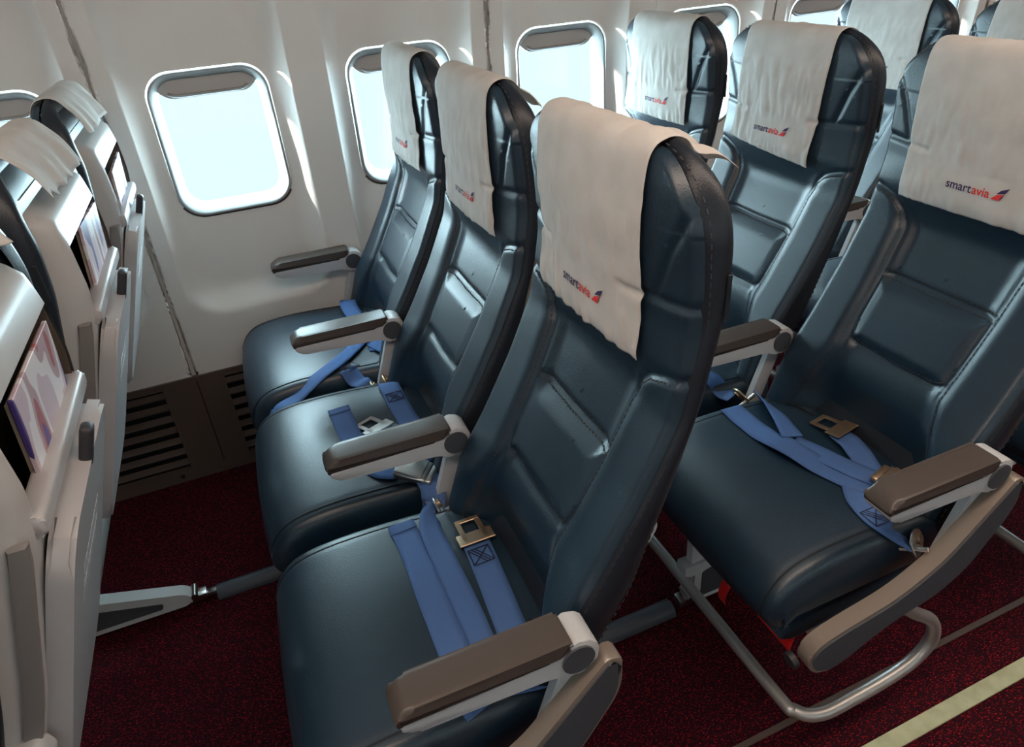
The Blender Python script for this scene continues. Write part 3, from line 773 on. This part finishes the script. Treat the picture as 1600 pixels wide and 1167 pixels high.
# cover cloth over a headrest
def cover_fn(seed, skew=0.0, shift=0.0, hw=0.138, zb=0.942, lift=0.0, rear=0.05):
    r = random.Random(seed); o1, o2, o3 = (r.uniform(0, 50) for _ in range(3))
    top = smooth_path([(Fx(0, 1.155) - 0.006, 0, 1.155), (Fx(0, 1.185) - 0.006, 0, 1.185), (0.172, 0, 1.2015), (0.192, 0, 1.207), (0.211, 0, 1.201), (0.225, 0, 1.185), (0.235 + lift * 0.5, 0, 1.170 - rear * 0.25 + lift * 0.6), (0.243 + lift, 0, 1.170 - rear + lift)], 5)
    def f(s, v):
        """s -1..1 across, v 0..1 front hem to rear hem"""
        nf = 0.72
        hem = zb + skew * s
        wob = noise.noise(Vector((s * 2.2 + o1, v * 3.0, o2)))
        if v < nf:
            z = hem + (1.155 - hem) * (v / nf); u = s * hw + shift * (1 - v / nf) 
            x = Fx(max(-0.19, min(0.19, u)), z) - 0.005
            fall = 1 - v / nf
            rip = noise.noise(Vector((u * 34 + o2, z * 7 + o1, 0))) * 0.0055 + noise.noise(Vector((u * 70 + o3, z * 26, o1))) * 0.0030
            rip *= 1 - 0.85 * (1 - sstep(abs(u + 0.014), 0.065, 0.10)) * (1 - sstep(abs(z - zb - 0.053), 0.018, 0.045))   # the cloth lies flat where it is printed
            x -= (abs(rip) * (0.35 + 1.0 * fall) + 0.002 * fall) * sstep(fall, 0, 0.12) + 0.001
            return Vector((x, u + 0.003 * wob * fall, z))
        q = (v - nf) / (1 - nf) * (len(top) - 1); i = min(int(q), len(top) - 2); p = top[i].lerp(top[i + 1], q - i)
        u = s * hw * (1 + 0.02 * wob * sstep(v, nf, nf + 0.1))
        a = max(0, abs(u) - (WB - RC)); drop = RC - math.sqrt(max(0, RC * RC - a * a)) if a > 0 else 0
        rip = noise.noise(Vector((u * 40 + o1, v * 9, o3))) * 0.003
        tail = sstep(v, 0.88, 1.0); keepx = (Fx(max(-0.19, min(0.19, u)), 1.155) - Fx(0, 1.155)) * (1 - sstep(v, nf, nf + 0.12)); ease = sstep(v, nf, nf + 0.08); drop *= ease
        return Vector((p.x + keepx + rip * 0.5 * ease + tail * 0.012 * noise.noise(Vector((s * 3 + o3, 0, 0))), u, p.z - drop + (0.002 + abs(rip)) * ease + tail * 0.016 * noise.noise(Vector((s * 2.6 + o1, 5, 0)))))
    return f
TEXT = {}
def text_mesh(txt):
    cu = bpy.data.curves.new('t_' + txt, 'FONT'); cu.body = txt; cu.size = 1.0; cu.resolution_u = 3; cu.offset = 0.012
    o = bpy.data.objects.new('t', cu); C.objects.link(o); bpy.context.view_layer.update()
    me = bpy.data.meshes.new_from_object(o.evaluated_get(bpy.context.evaluated_depsgraph_get())); bpy.data.objects.remove(o)
    vs = [tuple(v.co) for v in me.vertices]; fs = [tuple(p.vertices) for p in me.polygons]; w = max(v[0] for v in vs); return vs, fs, w
for t in ('smart', 'avia'): TEXT[t] = text_mesh(t)
def make_cover(row_x, k, label, seed, recline=0.0, logo=True, **kw):
    yc = YC + k * S; root = empty('headrest_cover', (row_x, yc, 0), label, 'headrest cover', 'cloth covers over the headrests')
    f = cover_fn(seed, **kw); ns, nv = 72, 90
    pts = [[f(-1 + 2 * i / ns, j / nv) for i in range(ns + 1)] for j in range(nv + 1)]
    me = grid_mesh('cloth', pts); me.materials.append(M['cloth'])
    cl = obj('cloth', me, None, root)
    Rm = Matrix.Translation((0, 0, 0.46)) @ Matrix.Rotation(R(recline), 4, 'Y') @ Matrix.Translation((0, 0, -0.46)); cl.matrix_local = Rm
    sol = cl.modifiers.new('thick', 'SOLIDIFY'); sol.thickness = 0.0008; sol.offset = 0
    if logo:
        hw = kw.get('hw', 0.138); zb = kw.get('zb', 0.942); skew = kw.get('skew', 0.0)
        h = 0.0188                                   # letter size
        def place(px, pz):                           # px metres to the right in the picture (towards the aisle), pz up, from the start of the text
            u = 0.045 - px; s = u / hw; z = zb + 0.043 + pz; v = 0.72 * (z - zb - skew * s) / (1.155 - zb - skew * s); p = f(s, v); return p + Vector((-0.0022, 0, 0))
        adv = 0.0; 
        for txt, m in (('smart', 'ink_navy'), ('avia', 'ink_red')):
            vs0, fs0, w = TEXT[txt]; sc = h * 1.12
            b = bmesh.new(); vv = [b.verts.new(place(adv + x * sc, y * sc)) for x, y, z in vs0]
            for q in fs0:
                try: b.faces.new([vv[i] for i in q])
                except ValueError: pass
            adv += w * sc + 0.001
            o = obj('lettering', b, M[m], cl)
        e0 = adv + 0.002
        for poly, m in (([(0.000, 0.000), (0.015, 0.000), (0.0185, 0.011), (0.008, 0.008)], 'ink_red'), ([(0.007, 0.0095), (0.0185, 0.0125), (0.0165, 0.007), (0.025, 0.022), (0.013, 0.0165)], 'ink_navy'), ([(0.0155, 0.001), (0.019, 0.0095), (0.0172, 0.0085), (0.0135, 0.0035)], 'ink_navy')):
            b = bmesh.new(); b.faces.new([b.verts.new(place(e0 + x, y)) for x, y in poly]); obj('emblem', b, M[m], cl)
    return root

# ------------------------------------------------------------------ the seats
ROWS = [(-P, 'front'), (0.0, 'main'), (P, 'behind'), (2 * P + 0.012, 'last')]
G = 'navy leather airplane seats'
LAB = {
 (0, 0): 'seat seen from behind at the left picture edge, nearest the camera, grey shell and tray',
 (0, 1): 'middle seat of the front row seen from behind, grey shell with magazine pocket',
 (0, 2): 'seat seen from behind beside the wall, farthest of the three grey shells',
 (1, 0): 'large navy leather aisle seat in the centre of the picture',
 (1, 1): 'navy leather middle seat between the central aisle seat and the window seat',
 (1, 2): 'navy leather window seat next to the wall in the central row',
 (2, 0): 'navy leather aisle seat at the right edge, with metal end frame fully visible',
 (2, 1): 'navy leather middle seat of the row behind, left of the right-hand aisle seat',
 (2, 2): 'navy leather window seat of the row behind, bright cover before a window',
 (3, 2): 'navy leather window seat of the rearmost visible row at the top right',
 (3, 1): 'navy leather seat in the top right corner of the picture, mostly cut off',
 (3, 0): 'dark aisle seat almost wholly hidden behind the right-hand aisle seat'}
CLAB = {
 (0, 0): 'white cloth over the headrest nearest the left picture edge, seen from behind',
 (0, 1): 'wrinkled white cloth hanging over the rear of the front row middle headrest',
 (0, 2): 'white cloth over the front row headrest nearest the wall, seen from behind',
 (1, 0): 'large shaded beige headrest cloth with logo on the central aisle seat',
 (1, 1): 'white headrest cloth with logo on the central row middle seat',
 (1, 2): 'bright headrest cloth on the central row window seat',
 (2, 0): 'large beige headrest cloth with sharp legible logo at the right edge',
 (2, 1): 'slanting white headrest cloth with logo on the middle seat behind',
 (2, 2): 'brightly lit headrest cloth on the window seat behind',
 (3, 2): 'white headrest cloth on the rearmost window seat at the top',
 (3, 1): 'white headrest cloth in the top right corner of the picture',
 (3, 0): 'headrest cloth on the hidden rearmost aisle seat beyond the right edge'}
CKW = {(1, 0): dict(lift=0.036, rear=0.045), (1, 1): dict(lift=0.02, rear=0.04), (1, 2): dict(skew=-0.004), (2, 0): dict(zb=0.936, hw=0.142), (2, 1): dict(shift=0.022, skew=0.012, hw=0.130, zb=0.944),
       (2, 2): dict(), (3, 2): dict(hw=0.145), (3, 1): dict(), (3, 0): dict(), (0, 0): dict(rear=0.02, lift=0.0, hw=0.125), (0, 1): dict(rear=0.052, lift=0.010), (0, 2): dict(rear=0.046, lift=0.008)}
for (ri, k), lab in LAB.items():
    rx = ROWS[ri][0]; rec = 5.5 if ri == 3 else 0.0
    make_seat(rx, k, lab, G, rec)
    make_cover(rx, k, CLAB[(ri, k)], 11 * ri + k + 3, rec, logo=(ri > 0), **CKW[(ri, k)])

# ------------------------------------------------------------------ under-seat frames
FLAB = ['grey under-seat frame of the front row with tapered floor beam', 'under-seat frame and legs carrying the central row', 'under-seat frame with silver baggage bar looping below the right-hand seats', 'under-seat frame of the rearmost row at the right picture edge']
def make_frame(row_x, label):
    f = empty('seat_row_frame', (row_x, 0, 0), label, 'seat frame', 'under-seat frames')
    for x, z in ((-0.235, 0.305), (0.0, 0.312)):
        def cross():
            b = bmesh.new(); bm_tube(b, [(0, 0.05, 0), (0, 1.46, 0)], 0.019, 16); return b
        o = mk('cross_tube', 'ctube', cross, M['tube'], f, True); o.location = (x, 0, z)
    for y in (0.415, 0.955):
        def leg():
            b = bmesh.new(); bm_extrude_xz(b, round_poly([(-0.255, 0.335), (-0.215, 0.335), (-0.218, 0.05), (-0.25, 0.05)], 0.006), -0.010, 0.010, 0.002, 1); return b
        def beam():
            b = bmesh.new(); bm_extrude_xz(b, round_poly([(-0.245, 0.135), (-0.20, 0.150), (0.105, 0.052), (0.125, 0.030), (0.110, 0.012), (-0.245, 0.016)], [0.01, 0.02, 0.012, 0.012, 0.01, 0.01]), -0.017, 0.017, 0.003, 1); return b
        def beamweb():
            b = bmesh.new(); bm_extrude_xz(b, round_poly([(-0.225, 0.110), (-0.19, 0.118), (0.055, 0.044), (0.050, 0.028), (-0.225, 0.030)], 0.006), -0.0185, -0.0165); return b
        def diag():
            b = bmesh.new(); bm_tube(b, [(0.0, 0, 0.32), (-0.13, 0, 0.115)], 0.012, 12); return b
        def foot(x):
            b = bmesh.new(); bm_box(b, (x, 0, 0.020), (0.055, 0.030, 0.022), None, 0.004, 2); bm_box(b, (x + 0.045, 0, 0.016), (0.035, 0.018, 0.016), None, 0.003, 2); bm_tube(b, [(x, -0.02, 0.034), (x, 0.02, 0.034)], 0.009, 12); return b
        def clamp():
            b = bmesh.new(); bm_tube(b, [(-0.235, -0.022, 0.305), (-0.235, 0.022, 0.305)], 0.026, 16); return b
        def block():
            b = bmesh.new(); bm_box(b, (-0.245, 0, 0.125), (0.055, 0.036, 0.035), None, 0.004, 2); return b
        g = flat_angle(mk('leg', 'leg', leg, M['legpaint'], f)); g.location = (0, y, 0)
        flat_angle(mk('floor_beam', 'beam', beam, M['legpaint'], g)); mk('beam_web', 'web', beamweb, M['slate'], g); flat_angle(mk('diagonal_strut', 'diag', diag, M['tube'], g))
        flat_angle(mk('track_fitting', 'footr', lambda: foot(0.125), M['steel'], g)); flat_angle(mk('track_fitting', 'footf', lambda: foot(-0.250), M['steel'], g)); flat_angle(mk('tube_clamp', 'clamp', clamp, M['armbody'], g)); flat_angle(mk('bar_bracket', 'block', block, M['armbody'], g))
    def bar():
        b = bmesh.new()
        p = smooth_path([(-0.272, 1.40, 0.105), (-0.272, 1.0, 0.105), (-0.272, 0.6, 0.105), (-0.272, 0.12, 0.102), (-0.262, 0.055, 0.102), (-0.225, 0.030, 0.104), (-0.15, 0.026, 0.110), (-0.06, 0.026, 0.118), (0.000, 0.026, 0.140), (0.028, 0.026, 0.185), (0.010, 0.028, 0.240), (-0.045, 0.03, 0.290), (-0.10, 0.03, 0.345), (-0.13, 0.03, 0.38)], 8)
        bm_tube(b, p, 0.0125, 14); return b
    mk('baggage_bar', 'bar', bar, M['tube'], f, True)
for (rx, _), lab in zip(ROWS, FLAB): make_frame(rx, lab)
# covers over the seat tracks between the rows
for i, (rx, _) in enumerate(ROWS[:-1]):
    for y in (0.415, 0.955):
        def cov():
            b = bmesh.new(); bm_extrude_xz(b, [(0, 0.0), (0.285, 0.0), (0.285, 0.001), (0, 0.001)], -0.02, 0.02); b.free()
            b = bmesh.new(); pl = [(0.024 * math.cos(math.pi * k / 10), 0.026 * math.sin(math.pi * k / 10)) for k in range(11)]
            a = [b.verts.new((0, y_, z_)) for y_, z_ in pl]; c = [b.verts.new((0.27, y_, z_)) for y_, z_ in pl]
            b.faces.new(a); b.faces.new(c[::-1])
            for k in range(11): b.faces.new((a[k], c[k], c[(k + 1) % 11], a[(k + 1) % 11]))
            return b
        o = flat_angle(mk('seat_track_cover', 'cov', cov, M['trackcover'], None)); o.location = (rx + 0.175, y, 0.0005)
        tag(o, {(0, 0.415): 'ribbed dark track cover on carpet under the nearest front seat', (0, 0.955): 'dark blue-grey track cover on carpet between the front row and central row', (1, 0.415): 'dark track cover on carpet behind the central aisle seat', (1, 0.955): 'dark track cover on carpet below the seats behind, farther from the aisle', (2, 0.415): 'dark track cover under the right-hand aisle seat', (2, 0.955): 'dark track cover farthest back on the carpet'}[(i, y)], 'track cover', 'seat track covers')
# aisle path strip, lies along the seat ends
b = bmesh.new(); bm_box(b, (1.65, -0.028, 0.002), (3.3, 0.032, 0.004), None, 0.001, 1); tag(obj('floor_path_strip', b, M['strip']), 'pale yellow-green path marking strip on the aisle carpet', 'floor strip')
b = bmesh.new(); bm_box(b, (1.2, 0.085, 0.0015), (2.6, 0.012, 0.003), None, 0.0008, 1); tag(obj('carpet_joint', b, M['dado']), 'dark joint strip in the carpet beside the path marking', 'carpet joint')

# red life vest pouches below the seat cushions
def pouch(row_x, k, lab):
    o = empty('life_vest_pouch', (row_x, YC + k * S, 0), lab, 'life vest pouch', 'life vest pouches')
    def bag():
        b = bmesh.new(); bm_extrude_xz(b, round_poly([(-0.30, 0.325), (-0.08, 0.330), (-0.08, 0.285), (-0.27, 0.270), (-0.305, 0.29)], 0.015), -0.13, 0.10, 0.01, 2); return b
    def tab(y0, y1, z0):
        b = bmesh.new(); pts = [[(-0.292 - 0.010 * math.sin(w * 2.6), y0 + (y1 - y0) * q, z0 + 0.045 - 0.052 * w) for q in (0, 0.5, 1)] for w in (0, 0.2, 0.4, 0.6, 0.8, 1.0)]
        b.free(); return grid_mesh('pull_tab', pts)
    mk('bag', 'pbag', bag, M['trim'], o)
    for n_, (y0, y1, z0) in enumerate(((-0.205, -0.115, 0.290), (-0.035, -0.012, 0.225))):
        t = mk('pull_tab', 'ptab%d' % n_, lambda: tab(y0, y1, z0), M['red'], o)
pouch(P, 0, 'red tabs of the life vest pouch under the right-hand aisle seat')

# ------------------------------------------------------------------ magazines in the front row pockets
def magazine(k, m, w, h, du, zt, lab, tilt):
    rx = -P; yc = YC + k * S
    root = empty('magazine', (rx + xb(1.0) - 0.022, yc + du, 0.84), lab, 'magazine', 'magazines in seat pockets')
    b = bmesh.new(); bm_box(b, (0, 0, h / 2), (0.005, w, h), None, 0.0008, 1); c = obj('cover', b, M[m], root)
    b = bmesh.new(); bm_box(b, (-0.006, 0.004, h / 2 - 0.006), (0.005, w - 0.006, h - 0.004), None, 0.0008, 1); obj('pages', b, M['paper'], root)
    root.rotation_euler = (R(tilt), R(5), 0)
magazine(0, 'mag1', 0.185, 0.215, 0.022, 1.1, 'open topped magazine in the pocket of the nearest grey shell', 0)
magazine(1, 'mag2', 0.175, 0.222, 0.035, 1.1, 'purple printed magazine in the pocket of the middle grey shell', -3)
magazine(2, 'mag3', 0.175, 0.205, 0.030, 1.1, 'magazine in the pocket of the grey shell nearest the wall', 2)

# ------------------------------------------------------------------ seat belts
def ribbon(name, pts, parent, w=0.047, twist=None, m='belt', folds=True):
    """webbing laid along points (x, y, z)"""
    path = smooth_path(pts, 7); n = len(path); rows = []
    for i, p in enumerate(path):
        t = (path[min(i + 1, n - 1)] - path[max(i - 1, 0)]).normalized(); a = twist(i / (n - 1)) if twist else 0.0
        side = t.cross(Vector((0, 0, 1))); side = side.normalized() if side.length > 0.05 else Vector((1, 0, 0)); nn = side.cross(t).normalized(); side = side * math.cos(a) + nn * math.sin(a)
        up = nn * (0.0006 * math.sin(i * 0.9)) if folds else Vector()
        rows.append([p + side * (w / 2) * q + up * q for q in (-1, -0.5, 0, 0.5, 1)])
    me = grid_mesh(name, rows); me.materials.append(M[m]); o = obj(name, me, None, parent); s = o.modifiers.new('thick', 'SOLIDIFY'); s.thickness = 0.0022; s.offset = 0
    return o
def stitches(p, ang, parent, w=0.036, l=0.035):
    """boxed cross stitch on webbing at p, webbing running along ang"""
    b = bmesh.new(); c, s = math.cos(ang), math.sin(ang)
    def q(a, d): return Vector((p[0] + a * c - d * s, p[1] + a * s + d * c, p[2] + 0.0024))
    def line(A, B): bm_tube(b, [A, B], 0.0011, 4)
    h, k = l / 2, w / 2
    cor = [(-h, -k), (h, -k), (h, k), (-h, k)]
    for i in range(4): line(q(*cor[i]), q(*cor[(i + 1) % 4]))
    for t in (-0.5, 0, 0.5): line(q(-h, -k * (1 + t) / 1.5), q(h, k * (1 - t) / 1.5))
    line(q(-h, k), q(h, -k)); return obj('stitching', b, M['beltstitch'], parent)
def tongue(p, ang, parent, m='steel', z=0.0):
    """latch plate: slotted metal tongue"""
    b = bmesh.new(); c, s = math.cos(ang), math.sin(ang)
    for (cx, cy, sx, sy) in ((0.024, 0, 0.008, 0.036), (0.000, 0.0145, 0.042, 0.008), (0.000, -0.0145, 0.042, 0.008), (-0.016, 0, 0.024, 0.052)): bm_box(b, (cx, cy, 0), (sx, sy, 0.003), None, 0.0008, 1)
    bmesh.ops.scale(b, vec=(1.3, 1.25, 1.2), verts=b.verts[:]); bmesh.ops.rotate(b, verts=b.verts[:], cent=(0, 0, 0), matrix=Matrix.Rotation(R(8), 3, 'Y')); bmesh.ops.rotate(b, verts=b.verts[:], cent=(0, 0, 0), matrix=Matrix.Rotation(ang, 3, 'Z')); bmesh.ops.translate(b, verts=b.verts[:], vec=p); return obj('latch_plate', b, M[m], parent)
def buckle(p, ang, parent, m='steel', pitch=0):
    b = bmesh.new(); bm_box(b, (0, 0, 0), (0.066, 0.056, 0.015), None, 0.005, 3); bm_box(b, (-0.036, 0, -0.001), (0.016, 0.050, 0.010), None, 0.004, 2)
    mt = Matrix.Rotation(ang, 3, 'Z') @ Matrix.Rotation(R(pitch), 3, 'Y')
    bmesh.ops.rotate(b, verts=b.verts[:], cent=(0, 0, 0), matrix=mt); bmesh.ops.translate(b, verts=b.verts[:], vec=p); o = flat_angle(obj('buckle', b, M[m], parent), 50)
    b = bmesh.new(); bm_box(b, (0.004, 0, 0.009), (0.056, 0.052, 0.004), None, 0.0018, 2); bmesh.ops.rotate(b, verts=b.verts[:], cent=(0, 0, 0), matrix=mt); bmesh.ops.translate(b, verts=b.verts[:], vec=p); flat_angle(obj('buckle_lid', b, M[m], o), 50); return o
def anchor(p, ang, parent, m='steel'):
    """end fitting: shaped plate with a bolt and a cross pin that carries the webbing"""
    out = round_poly([(-0.024, -0.017), (-0.024, 0.017), (0.006, 0.021), (0.026, 0.010), (0.026, -0.012), (0.008, -0.021)], 0.006, 3)
    mt = Matrix.Rotation(ang, 3, 'Z') @ Matrix.Rotation(R(-28), 3, 'X')
    def fin(b): bmesh.ops.rotate(b, verts=b.verts[:], cent=(0, 0, 0), matrix=mt); bmesh.ops.translate(b, verts=b.verts[:], vec=p); return b
    b = bmesh.new(); bm_extrude_xz(b, out, -0.002, 0.002, 0.0008, 1); o = flat_angle(obj('anchor_plate', fin(b), M[m], parent))
    b = bmesh.new(); bm_tube(b, [(0.010, -0.006, 0), (0.010, 0.006, 0)], 0.009, 14); flat_angle(obj('bolt', fin(b), M['bronze'], o))
    b = bmesh.new(); bm_tube(b, [(-0.018, -0.022, 0), (-0.018, 0.022, 0)], 0.004, 8); flat_angle(obj('cross_pin', fin(b), M['steel'], o)); return o
def top(x, u=0.0, d=0.0035):
    z = 0.400
    for a, c in zip(cprof_top, cprof_top[1:]):
        if c.x <= x <= a.x: z = a.z + (c.z - a.z) * (a.x - x) / (a.x - c.x + 1e-9); break
    else: z = cprof_top[0].z
    e = CW - abs(u); dr = 0
    if e < 0.024: q = (0.024 - max(e, 0)) / 0.024; dr = 0.024 * (1 - math.sqrt(max(0, 1 - q * q)))
    return z + 0.008 * (1 - min(1, (u / CW) ** 2)) - dr + d
def lay(pts, row_x, k, d=0.0035):
    """(x, y) in row axes -> points resting on the cushion"""
    return [Vector((row_x + x, y, top(x, max(-CW, min(CW, y - YC - k * S)), d if len(r) == 0 else r[0]))) for x, y, *r in pts]
Hp = math.pi / 2
# central aisle seat
o = empty('seat_belt', (-0.09, YC, 0.5), 'blue seat belt with three straps across the central aisle seat', 'seat belt', 'blue seat belts')
def local(pts, root): return [Vector(p) - root.location for p in pts]
ribbon('webbing', local(lay([(-0.130, 0.440), (-0.126, 0.36), (-0.126, 0.25), (-0.124, 0.16), (-0.123, 0.085), (-0.118, 0.060, 0.010)], 0, 0), o), o)
ribbon('webbing', local([Vector((-0.058, 0.468, 0.492))] + lay([(-0.078, 0.435, 0.010), (-0.087, 0.39, 0.012), (-0.085, 0.316, 0.008), (-0.082, 0.21, 0.006), (-0.083, 0.13, 0.006), (-0.085, 0.070, 0.012)], 0, 0), o), o, w=0.040, twist=lambda t: 0.95 * max(0, 1 - t * 2.2))
ribbon('webbing', local(lay([(-0.022, 0.352), (-0.025, 0.285), (-0.030, 0.204), (-0.034, 0.143), (-0.040, 0.085), (-0.045, 0.060, 0.010)], 0, 0), o), o)
ribbon('hem', local(lay([(-0.131, 0.446, 0.006), (-0.130, 0.424, 0.006)], 0, 0), o), o, w=0.048)
stitches(local([Vector((-0.0245, 0.315, top(-0.025, 0.05)))], o)[0], Hp, o)
tongue(local([Vector((-0.020, 0.376, top(-0.02, 0.1) + 0.004))], o)[0], Hp, o, 'bronze')
anchor(local([Vector((-0.050, 0.478, 0.488))], o)[0], Hp, o)
# central middle seat
k = 1; o = empty('seat_belt', (-0.09, YC + S, 0.5), 'blue seat belt with bright silver buckle on the central middle seat', 'seat belt', 'blue seat belts')
ribbon('webbing', local(lay([(-0.170, 0.852), (-0.166, 0.79), (-0.163, 0.725), (-0.150, 0.650), (-0.125, 0.605), (-0.098, 0.590, 0.008)], 0, 1), o), o)
ribbon('hem', local(lay([(-0.170, 0.858, 0.006), (-0.169, 0.838, 0.006)], 0, 1), o), o, w=0.048)
ribbon('webbing', local([Vector((-0.035, 0.950, 0.488))] + lay([(-0.040, 0.915, 0.008), (-0.040, 0.86), (-0.038, 0.79), (-0.034, 0.71), (-0.036, 0.64), (-0.050, 0.60, 0.006)], 0, 1), o), o)
stitches(local([Vector((-0.040, 0.855, top(-0.04, 0.1)))], o)[0], Hp, o)
ribbon('webbing', local(lay([(-0.098, 0.728, 0.006), (-0.083, 0.690, 0.010), (-0.055, 0.675, 0.010), (-0.040, 0.66, 0.006)], 0, 1), o), o)
tongue(local([Vector((-0.113, 0.752, top(-0.11, 0) + 0.006))], o)[0], 2.0, o)
buckle(local([Vector((-0.072, 0.566, top(-0.07, 0.18) + 0.016))], o)[0], 2.5, o, pitch=-10)
ribbon('webbing', local([Vector((-0.055, 0.545, 0.515)), Vector((-0.050, 0.522, 0.506)), Vector((-0.054, 0.500, 0.494)), Vector((-0.062, 0.490, 0.470))], o), o)
anchor(local([Vector((-0.060, 0.500, 0.472))], o)[0], Hp, o); anchor(local([Vector((-0.036, 0.962, 0.486))], o)[0], Hp, o, 'bronze')
# central window seat
o = empty('seat_belt', (-0.09, YC + 2 * S, 0.5), 'blue seat belt on the central window seat, one strap end hanging over the edge', 'seat belt', 'blue seat belts')
ribbon('webbing', local([Vector((-0.020, 1.448, 0.490))] + lay([(-0.045, 1.405, 0.020), (-0.046, 1.35, 0.010), (-0.036, 1.27, 0.005), (-0.024, 1.16), (-0.022, 1.10)], 0, 2), o), o)
ribbon('webbing', local(lay([(-0.030, 1.20, 0.007), (-0.060, 1.155, 0.007), (-0.112, 1.092, 0.006), (-0.188, 1.030, 0.006), (-0.250, 0.998, 0.005), (-0.292, 0.978, 0.006)], 0, 2) + [Vector((-0.318, 0.962, 0.450))], o), o, w=0.040)
ribbon('hem', local([Vector((-0.300, 0.9745, 0.476)), Vector((-0.320, 0.9595, 0.447))], o), o, w=0.043)
ribbon('webbing', local(lay([(-0.118, 1.03, 0.010), (-0.104, 1.0, 0.010)], 0, 2) + [Vector((-0.092, 0.982, 0.487)), Vector((-0.080, 0.966, 0.468))], o), o, w=0.046)
stitches(local([Vector((-0.112, 1.018, top(-0.11, -0.19) + 0.012))], o)[0], -1.0, o)
anchor(local([Vector((-0.066, 0.972, 0.470))], o)[0], Hp, o, 'bronze')
ribbon('webbing', local(lay([(-0.026, 1.135, 0.006), (-0.006, 1.095, 0.008), (0.010, 1.065, 0.008)], 0, 2), o), o)
# right-hand aisle seat
o = empty('seat_belt', (P - 0.09, YC, 0.5), 'blue seat belt with bronze buckle on the right-hand aisle seat', 'seat belt', 'blue seat belts')
ribbon('webbing', local(lay([(-0.142, 0.458, 0.006), (-0.146, 0.40), (-0.146, 0.345, 0.005), (-0.140, 0.292, 0.014), (-0.116, 0.222, 0.005), (-0.090, 0.170, 0.005), (-0.058, 0.135, 0.010)], P, 0), o), o, w=0.05)
ribbon('webbing', local(lay([(-0.118, 0.300, 0.012), (-0.090, 0.235, 0.009), (-0.066, 0.180, 0.009), (-0.045, 0.145, 0.012)], P, 0), o), o, w=0.044)
ribbon('webbing', local([Vector((P - 0.055, 0.474, 0.500))] + lay([(-0.070, 0.43, 0.016), (-0.085, 0.375, 0.016), (-0.112, 0.310, 0.016)], P, 0), o), o, w=0.040, twist=lambda t: 1.1 * (1 - t))
ribbon('webbing', local(lay([(-0.012, 0.288, 0.008), (-0.018, 0.255, 0.012), (-0.032, 0.215, 0.012), (-0.045, 0.18, 0.006)], P, 0), o), o, w=0.046)
tongue(local([Vector((P - 0.008, 0.312, top(-0.01, 0.05) + 0.010))], o)[0], 1.75, o, 'bronze')
buckle(local([Vector((P - 0.046, 0.118, top(-0.045, -0.15) + 0.022))], o)[0], -1.3, o, 'bronze', pitch=8)
ribbon('webbing', local(lay([(-0.098, 0.165, 0.004), (-0.122, 0.128, 0.004), (-0.128, 0.085, 0.004)], P, 0) + [Vector((P - 0.112, 0.058, 0.494)), Vector((P - 0.098, 0.046, 0.480))], o), o)
stitches(local([Vector((P - 0.127, 0.092, top(-0.127, -0.17) + 0.0005))], o)[0], -Hp, o)
anchor(local([Vector((P - 0.085, 0.040, 0.478))], o)[0], 0.5, o)
# middle seat of the row behind
o = empty('seat_belt', (P - 0.09, YC + S, 0.5), 'short piece of blue seat belt by the armrest of the middle seat behind', 'seat belt', 'blue seat belts')
ribbon('webbing', local(lay([(-0.115, 0.60), (-0.105, 0.565), (-0.098, 0.535, 0.006)], P, 1) + [Vector((P - 0.090, 0.512, 0.490))], o), o)
anchor(local([Vector((P - 0.078, 0.500, 0.492))], o)[0], Hp, o, 'bronze')
